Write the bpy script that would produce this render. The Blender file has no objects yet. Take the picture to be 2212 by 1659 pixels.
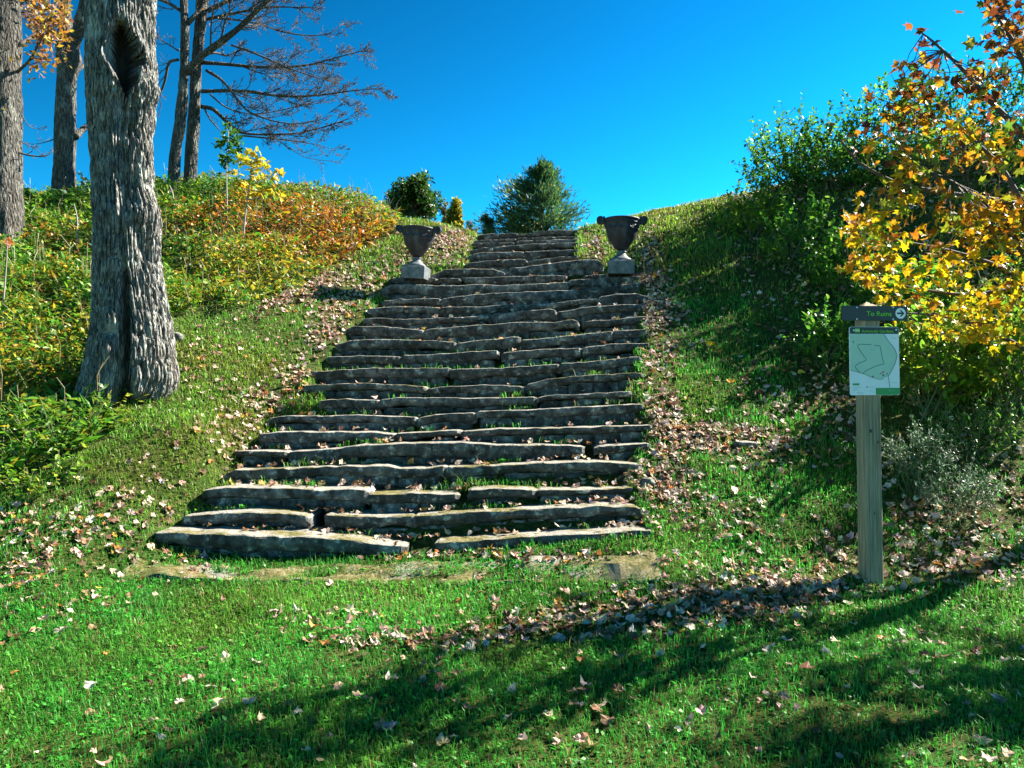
import bpy, math, random
import numpy as np
from mathutils import Vector

# ------------------------------------------------------------------ camera, sky, sun, exposure
scene = bpy.context.scene
C = scene.collection
rng = np.random.default_rng(11)
random.seed(11)

VW, VH, FV = 2212.0, 1659.0, 1719.6          # picture measure used while laying the place out
TP = 0.02006
CP, SP = math.cos(math.atan(TP)), math.sin(math.atan(TP))
CAMZ = 1.6
cam_d = bpy.data.cameras.new('camera')
cam_d.sensor_width = 36.0
cam_d.lens = 36.0 * FV / VW
cam_d.clip_start, cam_d.clip_end = 0.05, 9000
cam = bpy.data.objects.new('camera', cam_d)
C.objects.link(cam)
cam.location = (0, 0, CAMZ)
cam.rotation_euler = (math.pi / 2 + math.atan(TP), 0, 0)
scene.camera = cam

SUN_EL, SUN_AZ = math.radians(39), math.radians(65)      # azimuth measured from +Y to +X
world = bpy.data.worlds.new('World')
scene.world = world
world.use_nodes = True
nt = world.node_tree
sky = nt.nodes.new('ShaderNodeTexSky')
sky.sky_type = 'NISHITA'
sky.sun_disc = False
sky.sun_elevation = SUN_EL
sky.sun_rotation = SUN_AZ
sky.air_density, sky.dust_density, sky.ozone_density = 1.0, 0.0, 6.0
hs = nt.nodes.new('ShaderNodeHueSaturation')
hs.inputs['Saturation'].default_value = 1.18
hs.inputs['Hue'].default_value = 0.452
hs.inputs['Value'].default_value = 0.283
gam = nt.nodes.new('ShaderNodeGamma')
gam.inputs[1].default_value = 2.4
nt.links.new(sky.outputs[0], hs.inputs['Color'])
nt.links.new(hs.outputs[0], gam.inputs[0])
nt.links.new(gam.outputs[0], nt.nodes['Background'].inputs[0])
nt.nodes['Background'].inputs[1].default_value = 0.1
sun_d = bpy.data.lights.new('sun', 'SUN')
sun_d.energy, sun_d.angle, sun_d.color = 5.0, math.radians(0.53), (1.0, 0.93, 0.80)
sun = bpy.data.objects.new('sun', sun_d)
C.objects.link(sun)
SUNV = Vector((math.sin(SUN_AZ) * math.cos(SUN_EL), math.cos(SUN_AZ) * math.cos(SUN_EL), math.sin(SUN_EL)))
sun.rotation_euler = SUNV.to_track_quat('Z', 'Y').to_euler()
scene.view_settings.view_transform = 'Standard'
scene.view_settings.look = 'None'
scene.view_settings.gamma = 1.0
scene.view_settings.exposure = 2.15
scene.cycles.max_bounces = 6
scene.cycles.transparent_max_bounces = 4


# ------------------------------------------------------------------ measuring helpers
def W(vx, vy, Y):
    """world point at forward distance Y seen at picture position vx, vy"""
    vx, vy, Y = np.asarray(vx, float), np.asarray(vy, float), np.asarray(Y, float)
    dx, dy = (vx - VW / 2) / FV, (VH / 2 - vy) / FV
    wy, wz = CP - SP * dy, SP + CP * dy
    s = Y / wy
    return np.stack([dx * s, Y + 0 * dx, CAMZ + wz * s], -1)


def S2V(p):
    return p[0] / 1.8517, p[1] / 1.8517


def P(xyz):
    """where a world point shows in the picture"""
    x, y, z = xyz[..., 0], xyz[..., 1], xyz[..., 2] - CAMZ
    d = np.maximum(CP * y + SP * z, 0.05)
    u = -SP * y + CP * z
    return VW / 2 + FV * x / d, VH / 2 - FV * u / d


def hash3(i, j, k):
    n = (i * 374761393 + j * 668265263 + k * 2147483647 + 1013904223).astype(np.int64) & 0xffffffff
    n = ((n ^ (n >> 13)) * 1274126177) & 0xffffffff
    n = ((n ^ (n >> 16)) * 2246822519) & 0xffffffff
    return ((n ^ (n >> 15)) & 0xffffff) / float(0xffffff) * 2 - 1


def vnoise(p):
    p = np.asarray(p, float)
    f = np.floor(p)
    i = f.astype(np.int64)
    t = p - f
    t = t * t * (3 - 2 * t)
    r = 0
    for a in (0, 1):
        for b in (0, 1):
            for c in (0, 1):
                w = (t[..., 0] if a else 1 - t[..., 0]) * (t[..., 1] if b else 1 - t[..., 1]) * (t[..., 2] if c else 1 - t[..., 2])
                r = r + w * hash3(i[..., 0] + a, i[..., 1] + b, i[..., 2] + c)
    return r


def fbm(p, o=3):
    p = np.asarray(p, float)
    r, a = 0, 1.0
    for k in range(o):
        r = r + a * vnoise(p * 2 ** k + 17.3 * k)
        a *= 0.5
    return r


def sstep(a, b, x):
    t = np.clip((x - a) / (b - a), 0, 1)
    return t * t * (3 - 2 * t)


def inpoly(x, y, poly):
    poly = np.asarray(poly, float)
    ins = np.zeros(np.shape(x), bool)
    j = len(poly) - 1
    for i in range(len(poly)):
        xi, yi, xj, yj = *poly[i], *poly[j]
        ins ^= ((yi > y) != (yj > y)) & (x < (xj - xi) * (y - yi) / (yj - yi + 1e-9) + xi)
        j = i
    return ins


# ------------------------------------------------------------------ mesh helpers
def make_mesh(name, V, Fs, col=None, smooth=True):
    V = np.asarray(V, np.float32)
    Fs = [np.asarray(f, np.int32) for f in Fs if len(f)]
    me = bpy.data.meshes.new(name)
    me.vertices.add(len(V))
    me.vertices.foreach_set('co', V.ravel())
    loops = np.concatenate([f.ravel() for f in Fs])
    tot = np.concatenate([np.full(len(f), f.shape[1], np.int32) for f in Fs])
    me.loops.add(len(loops))
    me.loops.foreach_set('vertex_index', loops)
    me.polygons.add(len(tot))
    start = np.zeros(len(tot), np.int32)
    start[1:] = np.cumsum(tot)[:-1]
    me.polygons.foreach_set('loop_start', start)
    me.polygons.foreach_set('use_smooth', np.full(len(tot), smooth, bool))
    if col is not None:
        a = me.attributes.new('Col', 'FLOAT_COLOR', 'POINT')
        c4 = np.ones((len(V), 4), np.float32)
        c4[:, :3] = col
        a.data.foreach_set('color', c4.ravel())
    me.update(calc_edges=True)
    me.validate()
    return me


class MB:
    def __init__(s):
        s.V, s.F3, s.F4, s.C, s.n = [], [], [], [], 0

    def add(s, V, F3=None, F4=None, col=None):
        V = np.asarray(V, float).reshape(-1, 3)
        if F3 is not None and len(F3): s.F3.append(np.asarray(F3, int) + s.n)
        if F4 is not None and len(F4): s.F4.append(np.asarray(F4, int) + s.n)
        s.C.append(np.broadcast_to(np.asarray(col if col is not None else (1, 1, 1), float), (len(V), 3)))
        s.V.append(V)
        s.n += len(V)

    def tube(s, pts, rad, n=6, col=None, cap=True):
        pts = np.asarray(pts, float)
        rad = np.broadcast_to(np.asarray(rad, float), (len(pts),))
        T = np.gradient(pts, axis=0)
        T /= np.linalg.norm(T, axis=1, keepdims=True) + 1e-9
        ref = np.array([0.31, 0.9, 0.2]) if abs(T[:, 1]).mean() < 0.8 else np.array([0.9, 0.1, 0.3])
        U = np.cross(T, ref)
        U /= np.linalg.norm(U, axis=1, keepdims=True) + 1e-9
        Wd = np.cross(T, U)
        a = np.linspace(0, 2 * math.pi, n, endpoint=False)
        V = pts[:, None] + rad[:, None, None] * (np.cos(a)[None, :, None] * U[:, None] + np.sin(a)[None, :, None] * Wd[:, None])
        k = len(pts)
        i = np.arange(k - 1)[:, None] * n
        j = np.arange(n)[None]
        F = np.stack([i + j, i + (j + 1) % n, i + n + (j + 1) % n, i + n + j], -1).reshape(-1, 4)
        V = V.reshape(-1, 3)
        F3 = []
        if cap:
            V = np.concatenate([V, pts[:1], pts[-1:]])
            c0, c1 = k * n, k * n + 1
            jj = np.arange(n)
            F3 = np.concatenate([np.stack([(jj + 1) % n, jj, 0 * jj + c0], -1), np.stack([(k - 1) * n + jj, (k - 1) * n + (jj + 1) % n, 0 * jj + c1], -1)])
        s.add(V, F3, F, col)

    def box(s, lo, hi, col=None, M=None):
        (x0, y0, z0), (x1, y1, z1) = lo, hi
        V = np.array([(x0, y0, z0), (x1, y0, z0), (x1, y1, z0), (x0, y1, z0), (x0, y0, z1), (x1, y0, z1), (x1, y1, z1), (x0, y1, z1)], float)
        F = [(0, 3, 2, 1), (4, 5, 6, 7), (0, 1, 5, 4), (1, 2, 6, 5), (2, 3, 7, 6), (3, 0, 4, 7)]
        s.add(V, None, F, col)

    def prism(s, poly, y0, y1, col=None):
        """outline in x,z pushed from y0 (front) to y1"""
        n = len(poly)
        V = [(p[0], y0, p[1]) for p in poly] + [(p[0], y1, p[1]) for p in poly]
        cx = np.mean(np.asarray(poly, float), 0)
        V += [(cx[0], y0, cx[1]), (cx[0], y1, cx[1])]
        F4 = [(i, i + n, (i + 1) % n + n, (i + 1) % n) for i in range(n)]
        F3 = [(i, (i + 1) % n, 2 * n) for i in range(n)] + [((i + 1) % n + n, i + n, 2 * n + 1) for i in range(n)]
        s.add(V, F3, F4, col)

    def mesh(s, name, smooth=True):
        F = []
        if s.F3: F.append(np.concatenate(s.F3))
        if s.F4: F.append(np.concatenate(s.F4))
        return make_mesh(name, np.concatenate(s.V), F, np.concatenate(s.C), smooth)


def link(name, me, mat=None, parent=None, loc=None):
    o = bpy.data.objects.new(name, me)
    C.objects.link(o)
    if mat is not None and len(me.materials) == 0: me.materials.append(mat)
    if parent is not None: o.parent = parent
    if loc is not None: o.location = loc
    return o


def tag(o, label=None, cat=None, group=None, kind=None):
    if label: o['label'] = label
    if cat: o['category'] = cat
    if group: o['group'] = group
    if kind: o['kind'] = kind
    return o


def thing(name, label, cat, loc=(0, 0, 0), group=None):
    o = bpy.data.objects.new(name, None)
    C.objects.link(o)
    o.location = loc
    o.empty_display_size = 0.1
    return tag(o, label, cat, group)


def local(mb, origin):
    """shift a builder's points so that they hang under an Empty standing at origin"""
    o = np.asarray(origin, float)
    mb.V = [v - o for v in mb.V]
    return mb


# ------------------------------------------------------------------ materials
def newmat(name):
    m = bpy.data.materials.new(name)
    m.use_nodes = True
    n = m.node_tree.nodes
    b = n['Principled BSDF']
    return m, m.node_tree, n, m.node_tree.links, b


def ramp(n, pts):
    r = n.new('ShaderNodeValToRGB')
    e = r.color_ramp.elements
    while len(e) > 1: e.remove(e[-1])
    e[0].position, e[0].color = pts[0][0], (*pts[0][1], 1)
    for p, c in pts[1:]:
        k = e.new(p)
        k.color = (*c, 1)
    return r


def noise_tex(n, l, coord, scale, detail=6, rough=0.6, stretch=None):
    t = n.new('ShaderNodeTexNoise')
    t.inputs['Scale'].default_value = scale
    t.inputs['Detail'].default_value = detail
    t.inputs['Roughness'].default_value = rough
    if stretch:
        mp = n.new('ShaderNodeMapping')
        mp.inputs['Scale'].default_value = stretch
        l.new(coord, mp.inputs['Vector'])
        l.new(mp.outputs[0], t.inputs['Vector'])
    else:
        l.new(coord, t.inputs['Vector'])
    return t


def mixc(n, l, fac, a, b, mode='MIX'):
    m = n.new('ShaderNodeMix')
    m.data_type = 'RGBA'
    m.blend_type = mode
    for s, v in ((m.inputs[0], fac), (m.inputs[6], a), (m.inputs[7], b)):
        if isinstance(v, (int, float)): s.default_value = v
        elif isinstance(v, tuple): s.default_value = (*v, 1)
        else: l.new(v, s)
    return m.outputs[2]


def bump(n, l, b, h, strength, dist):
    u = n.new('ShaderNodeBump')
    u.inputs['Strength'].default_value = strength
    u.inputs['Distance'].default_value = dist
    l.new(h, u.inputs['Height'])
    l.new(u.outputs[0], b.inputs['Normal'])


def plain(name, col, rough=0.6, metal=0.0, spec=0.4, vary=0.15, scale=20, bumpd=0.0):
    m, t, n, l, b = newmat(name)
    tc = n.new('ShaderNodeTexCoord').outputs['Object']
    ns = noise_tex(n, l, tc, scale)
    r = ramp(n, [(0.3, tuple(c * (1 - vary) for c in col)), (0.7, tuple(min(1, c * (1 + vary)) for c in col))])
    l.new(ns.outputs[0], r.inputs[0])
    l.new(r.outputs[0], b.inputs['Base Color'])
    b.inputs['Roughness'].default_value = rough
    b.inputs['Metallic'].default_value = metal
    b.inputs['Specular IOR Level'].default_value = spec
    if bumpd: bump(n, l, b, ns.outputs[0], 0.6, bumpd)
    return m


def leafmat(name, trans=0.4, rough=0.45, spec=0.35, use_obj=False, vein=True):
    m, t, n, l, b = newmat(name)
    if use_obj:
        src = n.new('ShaderNodeObjectInfo').outputs['Color']
    else:
        a = n.new('ShaderNodeAttribute')
        a.attribute_name = 'Col'
        src = a.outputs['Color']
    if vein:
        tc = n.new('ShaderNodeTexCoord').outputs['Object']
        ns = noise_tex(n, l, tc, 60, 3)
        r = ramp(n, [(0.3, (0.72, 0.72, 0.72)), (0.7, (1.15, 1.15, 1.15))])
        l.new(ns.outputs[0], r.inputs[0])
        src = mixc(n, l, 1.0, src, r.outputs[0], 'MULTIPLY')
    l.new(src, b.inputs['Base Color'])
    b.inputs['Roughness'].default_value = rough
    b.inputs['Specular IOR Level'].default_value = spec
    if trans > 0:
        tr = n.new('ShaderNodeBsdfTranslucent')
        l.new(src, tr.inputs['Color'])
        mx = n.new('ShaderNodeMixShader')
        mx.inputs[0].default_value = trans
        l.new(b.outputs[0], mx.inputs[1])
        l.new(tr.outputs[0], mx.inputs[2])
        l.new(mx.outputs[0], n['Material Output'].inputs['Surface'])
    return m


def stonemat(name, moss):
    m, t, n, l, b = newmat(name)
    geo = n.new('ShaderNodeNewGeometry')
    tc = n.new('ShaderNodeTexCoord').outputs['Object']
    oi = n.new('ShaderNodeObjectInfo')
    add = n.new('ShaderNodeVectorMath')
    add.operation = 'ADD'
    l.new(tc, add.inputs[0])
    l.new(oi.outputs['Random'], add.inputs[1])
    co = add.outputs[0]
    n1 = noise_tex(n, l, co, 7, 10, 0.72)
    r1 = ramp(n, [(0.34, (0.016, 0.017, 0.017)), (0.45, (0.074, 0.077, 0.076)), (0.55, (0.15, 0.155, 0.155)), (0.68, (0.30, 0.305, 0.30))])
    l.new(n1.outputs[0], r1.inputs[0])
    tint = ramp(n, [(0, (0.75, 0.75, 0.74)), (0.5, (1.0, 0.97, 0.91)), (1, (1.15, 1.17, 1.2))])
    l.new(oi.outputs['Random'], tint.inputs[0])
    c = mixc(n, l, 1.0, r1.outputs[0], tint.outputs[0], 'MULTIPLY')
    # pale lichen rosettes, black algae streaks
    n2 = noise_tex(n, l, co, 14, 6, 0.72)
    r2 = ramp(n, [(0.57, (0, 0, 0)), (0.62, (0.9, 0.9, 0.9))])
    l.new(n2.outputs[0], r2.inputs[0])
    c = mixc(n, l, r2.outputs[0], c, (0.40, 0.43, 0.37))
    n3 = noise_tex(n, l, co, 7, 6, 0.7, (1, 1, 0.6))
    r3 = ramp(n, [(0.50, (0, 0, 0)), (0.60, (0.9, 0.9, 0.9))])
    l.new(n3.outputs[0], r3.inputs[0])
    c = mixc(n, l, r3.outputs[0], c, (0.035, 0.034, 0.03))
    # moss and silt lie on the up-facing side, over a painted-in sunlit tone
    sx = n.new('ShaderNodeSeparateXYZ')
    l.new(geo.outputs['Normal'], sx.inputs[0])
    up = n.new('ShaderNodeMapRange')
    up.inputs[1].default_value, up.inputs[2].default_value = 0.55, 0.9
    l.new(sx.outputs[2], up.inputs[0])
    n4 = noise_tex(n, l, co, 3.2, 6, 0.65)
    r4 = ramp(n, [(0.62 - 0.3 * moss, (0, 0, 0)), (0.72 - 0.3 * moss, (1, 1, 1))])
    l.new(n4.outputs[0], r4.inputs[0])
    mul = n.new('ShaderNodeMath')
    mul.operation = 'MULTIPLY'
    l.new(up.outputs[0], mul.inputs[0])
    l.new(r4.outputs[0], mul.inputs[1])
    n5 = noise_tex(n, l, co, 17, 5, 0.7)
    r5 = ramp(n, [(0.35, (0.06, 0.075, 0.02)), (0.5, (0.17, 0.145, 0.045)), (0.66, (0.27, 0.24, 0.15))])
    l.new(n5.outputs[0], r5.inputs[0])
    pale = mixc(n, l, up.outputs[0], c, mixc(n, l, 0.6, c, (0.44, 0.41, 0.34)))  # tops mixed paler to paint sunlight into the stone colour
    c = mixc(n, l, mul.outputs[0], pale, r5.outputs[0])
    l.new(c, b.inputs['Base Color'])
    b.inputs['Roughness'].default_value = 0.88
    b.inputs['Specular IOR Level'].default_value = 0.25
    n6 = noise_tex(n, l, co, 28, 8, 0.7)
    bump(n, l, b, n6.outputs[0], 1.0, 0.03)
    return m


def barkmat(name, dark, mid, light, sc=1.0, stretch=(14, 14, 2.0)):
    m, t, n, l, b = newmat(name)
    tc = n.new('ShaderNodeTexCoord').outputs['Object']
    a = noise_tex(n, l, tc, 4.5 * sc, 10, 0.75, stretch)
    r = ramp(n, [(0.38, dark), (0.5, mid), (0.62, light)])
    l.new(a.outputs[0], r.inputs[0])
    p = noise_tex(n, l, tc, 2.2, 5, 0.6)
    rp = ramp(n, [(0.35, (0.75, 0.72, 0.68)), (0.65, (1.15, 1.15, 1.12))])
    l.new(p.outputs[0], rp.inputs[0])
    c = mixc(n, l, 1.0, r.outputs[0], rp.outputs[0], 'MULTIPLY')
    li = noise_tex(n, l, tc, 5.5, 7, 0.72, (1, 1, 0.55))
    rl = ramp(n, [(0.54, (0, 0, 0)), (0.63, (0.75, 0.75, 0.75))])
    l.new(li.outputs[0], rl.inputs[0])
    c = mixc(n, l, rl.outputs[0], c, (light[0] * 1.25, light[1] * 1.3, light[2] * 1.2))
    br = noise_tex(n, l, tc, 3.1, 6, 0.7, (1.2, 1.2, 0.4))
    rb = ramp(n, [(0.56, (0, 0, 0)), (0.68, (0.6, 0.6, 0.6))])
    l.new(br.outputs[0], rb.inputs[0])
    c = mixc(n, l, rb.outputs[0], c, (0.055, 0.042, 0.03))
    l.new(c, b.inputs['Base Color'])
    b.inputs['Roughness'].default_value = 0.9
    b.inputs['Specular IOR Level'].default_value = 0.2
    vo = n.new('ShaderNodeTexVoronoi')
    vo.feature = 'DISTANCE_TO_EDGE'
    vo.inputs['Scale'].default_value = 1.0
    mp = n.new('ShaderNodeMapping')
    mp.inputs['Scale'].default_value = (34 * sc, 34 * sc, 7 * sc)
    wv = noise_tex(n, l, tc, 6, 4, 0.6)
    ad = n.new('ShaderNodeVectorMath')
    ad.operation = 'MULTIPLY_ADD'
    ad.inputs[1].default_value = (0.05, 0.05, 0.05)
    l.new(wv.outputs['Color'], ad.inputs[0])
    l.new(tc, ad.inputs[2])
    l.new(ad.outputs[0], mp.inputs['Vector'])
    l.new(mp.outputs[0], vo.inputs['Vector'])
    mr = n.new('ShaderNodeMapRange')
    mr.inputs[1].default_value, mr.inputs[2].default_value = 0.0, 0.3
    l.new(vo.outputs['Distance'], mr.inputs[0])
    fine = noise_tex(n, l, tc, 40 * sc, 6, 0.7, (2, 2, 0.6))
    sm = n.new('ShaderNodeMath')
    sm.operation = 'MULTIPLY_ADD'
    sm.inputs[1].default_value = 0.5
    l.new(fine.outputs[0], sm.inputs[0])
    l.new(mr.outputs[0], sm.inputs[2])
    bump(n, l, b, sm.outputs[0], 1.0, 0.022 / sc)
    return m


M = {}
M['leaf'] = leafmat('leaf_translucent', 0.45)
M['leaf_glossy'] = leafmat('leaf_waxy', 0.55, 0.36, 0.4)
M['grassm'] = leafmat('grass_blade', 0.45, 0.45, 0.35, vein=False)
M['dry'] = leafmat('dry_leaf', 0.2, 0.6, 0.25)
M['dry_single'] = leafmat('dry_leaf_single', 0.2, 0.6, 0.25, True)
M['maple_single'] = leafmat('maple_leaf_single', 0.5, 0.45, 0.3, True)
M['stone'] = stonemat('fieldstone', 0.25)
M['stone_mossy'] = stonemat('mossy_fieldstone', 0.5)
M['stone_turf'] = stonemat('moss_grown_fieldstone', 0.85)
M['bark_grey'] = barkmat('grey_furrowed_bark', (0.034, 0.034, 0.032), (0.16, 0.16, 0.15), (0.42, 0.415, 0.40))
M['bark_far'] = barkmat('grey_brown_bark', (0.022, 0.021, 0.02), (0.085, 0.08, 0.072), (0.22, 0.21, 0.195), 0.9)
M['twig'] = plain('twig_bark', (0.07, 0.062, 0.056), 0.8, vary=0.3, scale=8)
M['twig_green'] = plain('green_stem', (0.11, 0.13, 0.05), 0.7, vary=0.3, scale=8)
M['twig_pale'] = plain('pale_twig_bark', (0.26, 0.23, 0.19), 0.7, vary=0.25, scale=8)


def groundmat():
    m, t, n, l, b = newmat('turf_soil')
    tc = n.new('ShaderNodeTexCoord').outputs['Object']
    a = noise_tex(n, l, tc, 26, 8, 0.7)
    r = ramp(n, [(0.3, (0.02, 0.03, 0.008)), (0.5, (0.045, 0.06, 0.016)), (0.62, (0.10, 0.10, 0.035)), (0.8, (0.17, 0.14, 0.075))])
    l.new(a.outputs[0], r.inputs[0])
    p = noise_tex(n, l, tc, 1.4, 4, 0.6)
    rp = ramp(n, [(0.4, (0.85, 1.0, 0.8)), (0.65, (1.25, 1.12, 0.8))])
    l.new(p.outputs[0], rp.inputs[0])
    l.new(mixc(n, l, 1.0, r.outputs[0], rp.outputs[0], 'MULTIPLY'), b.inputs['Base Color'])
    b.inputs['Roughness'].default_value = 0.95
    b.inputs['Specular IOR Level'].default_value = 0.1
    bump(n, l, b, a.outputs[0], 1.0, 0.03)
    return m


M['ground'] = groundmat()

# ------------------------------------------------------------------ the stair as traced: per step, slabs of (x, y, thickness) in two magnified tracings
def TA(pts): return [S2V((600 + 0.9946 * x, 1300 + 0.9946 * y)) for x, y in pts]
def TB(pts): return [S2V((1300 + x / 1.58, 1100 + y / 1.58)) for x, y in pts]
def TC(pts): return [S2V((1400 + x / 1.58, 500 + y / 1.58)) for x, y in pts]


SA, SB = 0.9946 / 1.8517, 1 / 1.58 / 1.8517
STEPS = []


def step(fn, sc, *slabs):
    STEPS.append([(fn(p), th * sc) for p, th in slabs])


step(TA, SA, ([(-130, 1028), (40, 1012), (180, 1010), (420, 1012)], 16), ([(440, 1016), (700, 1024), (900, 1026), (1080, 1022), (1290, 1014)], 14),
     ([(1310, 1014), (1600, 1010), (1870, 1006), (2050, 1010)], 20))
step(TA, SA, ([(20, 832), (75, 835), (300, 842), (600, 850), (810, 865), (930, 880), (1020, 887)], 72), ([(1150, 876), (1300, 868), (1500, 853), (1700, 843), (1900, 828), (2025, 825)], 52))
step(TA, SA, ([(130, 770), (250, 757), (400, 750), (560, 757), (640, 767)], 52), ([(700, 765), (820, 772), (920, 772), (1060, 770)], 58), ([(1065, 770), (1200, 757), (1400, 747), (1600, 737), (1800, 727), (1960, 730), (1980, 742)], 52))
step(TA, SA, ([(205, 668), (300, 654), (500, 656), (700, 663), (800, 660), (868, 666)], 52), ([(876, 684), (1050, 676), (1236, 680)], 42), ([(1285, 661), (1400, 656), (1550, 661)], 50), ([(1560, 664), (1700, 665), (1950, 656)], 30))
step(TA, SA, ([(305, 600), (340, 582), (500, 579), (700, 571), (950, 566), (1000, 576), (1100, 576), (1188, 566)], 48), ([(1194, 569), (1280, 571), (1450, 561), (1650, 551), (1800, 549), (1980, 558)], 46))
step(TA, SA, ([(345, 507), (550, 506)], 26), ([(558, 512), (600, 506), (700, 501), (850, 482), (1000, 476), (1240, 471), (1400, 482), (1560, 481), (1745, 488)], 66), ([(1800, 490), (1900, 481), (2010, 476)], 34))
step(TA, SA, ([(435, 440), (500, 430), (700, 431), (900, 431), (983, 440)], 52), ([(988, 438), (1245, 422)], 32), ([(1255, 428), (1400, 418), (1600, 414), (1900, 406), (2020, 401)], 34))
step(TA, SA, ([(475, 378), (530, 366), (680, 366), (830, 361), (1000, 366), (1072, 372)], 38), ([(1078, 374), (1150, 359), (1308, 351)], 40), ([(1318, 346), (1500, 341), (1700, 331), (1900, 319), (1985, 316)], 36))
step(TA, SA, ([(680, 303), (780, 296), (920, 301)], 46), ([(926, 300), (1000, 291), (1300, 293), (1552, 288)], 46), ([(1562, 291), (1640, 279), (1700, 281), (1850, 271), (1935, 266)], 26))
step(TA, SA, ([(625, 243), (700, 239), (800, 233), (950, 236), (1105, 247)], 36), ([(1114, 256), (1200, 246), (1350, 241), (1495, 246)], 34), ([(1512, 243), (1600, 217), (1750, 202), (1980, 191)], 34))
step(TA, SA, ([(650, 187), (750, 181), (900, 173), (1100, 173), (1203, 171)], 46), ([(1212, 178), (1400, 173), (1645, 156)], 40), ([(1652, 156), (1800, 141), (1975, 126)], 42))
step(TA, SA, ([(710, 127), (850, 123), (1005, 126)], 38), ([(1015, 121), (1150, 116), (1300, 106), (1400, 103)], 42), ([(1418, 111), (1450, 106), (1600, 96), (1732, 91)], 42), ([(1744, 89), (1850, 76), (2010, 71)], 46))
step(TA, SA, ([(750, 78), (800, 63), (900, 58), (1100, 61), (1228, 69)], 44), ([(1236, 72), (1350, 59), (1485, 46)], 50), ([(1494, 62), (1650, 46), (1860, 23)], 44), ([(1868, 22), (1930, 18), (2000, 16)], 40))
step(TB, SB, ([(128, 345), (180, 322), (350, 321), (500, 336), (620, 346)], 74), ([(628, 348), (750, 331), (1000, 311), (1250, 296), (1450, 296), (1560, 281), (1605, 296)], 70), ([(1640, 294), (1800, 281), (1950, 266), (2045, 259)], 52))
step(TB, SB, ([(240, 277), (330, 271), (500, 281), (700, 271), (1035, 256)], 40), ([(1045, 257), (1200, 231), (1420, 213), (1462, 227)], 62), ([(1470, 231), (1600, 211), (1700, 196), (1890, 183), (2030, 180)], 52))
step(TB, SB, ([(275, 213), (400, 201), (600, 196), (722, 206)], 52), ([(730, 201), (1000, 196), (1180, 186), (1258, 190)], 52), ([(1266, 190), (1450, 176), (1600, 156), (1722, 145)], 40), ([(1728, 146), (1830, 119), (1960, 116), (2035, 135), (2060, 165)], 80))
step(TB, SB, ([(365, 163), (500, 149), (650, 149), (730, 150)], 40), ([(738, 150), (900, 126), (1100, 111), (1400, 99), (1592, 91)], 60), ([(1600, 95), (1750, 76), (1900, 56), (1995, 46)], 60))
step(TC, SB, ([(185, 1050), (250, 1006), (450, 1006), (600, 1014), (850, 1001)], 74), ([(860, 1006), (960, 1014), (1080, 1009), (1380, 992)], 60), ([(1390, 981), (1600, 966), (1835, 951)], 50))
step(TC, SB, ([(245, 972), (330, 961), (545, 966)], 40), ([(560, 967), (690, 966)], 34), ([(730, 966), (1000, 956), (1370, 946)], 46), ([(1480, 951), (1600, 941), (1865, 926)], 34))
step(TC, SB, ([(515, 952), (600, 913), (700, 906), (900, 908), (985, 936)], 52), ([(985, 941), (1050, 902), (1200, 881), (1440, 851), (1570, 851), (1604, 900)], 66))
step(TC, SB, ([(740, 873), (850, 861), (1050, 846), (1122, 850)], 46), ([(1130, 861), (1200, 851), (1300, 836), (1440, 821)], 36))
step(TC, SB, ([(745, 832), (800, 806), (1000, 801), (1100, 796)], 50), ([(1104, 797), (1300, 791), (1446, 786)], 50))
step(TC, SB, ([(765, 793), (850, 771), (905, 776)], 30), ([(910, 771), (1000, 761), (1200, 746), (1446, 741)], 42))
step(TC, SB, ([(768, 748), (900, 741), (1042, 741)], 30), ([(1056, 731), (1200, 726), (1444, 719)], 30))
step(TC, SB, ([(785, 730), (900, 723), (1050, 718)], 26), ([(1058, 713), (1250, 706), (1444, 701)], 26))
step(TC, SB, ([(808, 692), (900, 683), (1060, 681)], 34), ([(1064, 686), (1150, 681)], 24), ([(1155, 673), (1300, 663), (1442, 666)], 34))

NS = len(STEPS)
EDGE_YAW = 0.075
XC = 0.35
STEP_Y = []
for k, slabs in enumerate(STEPS):
    allp = np.array([p for s, _ in slabs for p in s])
    o = np.argsort(allp[:, 0])
    yc = np.interp(1150.0, allp[o, 0], allp[o, 1])
    w = 1065 - 0.918 * (1150 - yc)
    STEP_Y.append(5.2 * 1065 / w)
STEP_Y = np.array(STEP_Y)
STEP_Y[0] = 4.72
for k in range(19, NS): STEP_Y[k] = STEP_Y[18] + 0.16 + 0.33 * (k - 19) * 1.0
for k in range(1, NS):
    STEP_Y[k] = max(STEP_Y[k], STEP_Y[k - 1] + 0.2)


def edge_world(pts, Yk):
    out = []
    for vx, vy in pts:
        Y = Yk
        for _ in range(4):
            X = (vx - VW / 2) / FV * Y
            Y = Yk - EDGE_YAW * (X - XC)
        out.append(W(vx, vy, Y))
    return np.array(out)


SLABS = []          # per step a list of (edge polyline, thickness in metres, setback)
for k, slabs in enumerate(STEPS):
    L = []
    for pts, th in slabs:
        E_ = edge_world(pts, STEP_Y[k])
        L.append((E_, th / FV * STEP_Y[k], 0.0))
    SLABS.append(L)
STEP_LINE = []      # X -> (Y, z) of each step's nosing
for L in SLABS:
    A = np.concatenate([e for e, _, _ in L])
    STEP_LINE.append(A[np.argsort(A[:, 0])])

# ------------------------------------------------------------------ the ground: thin-plate surface through surveyed points
ctrl = []


def cp(vx, vy, Y, dz=0.0):
    p = W(vx, vy, Y)
    ctrl.append((float(p[0]), float(p[1]), float(p[2]) + dz))


def plane_Y(vy): return 3.505 / (0.507 - (864 - vy) / FV)


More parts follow.
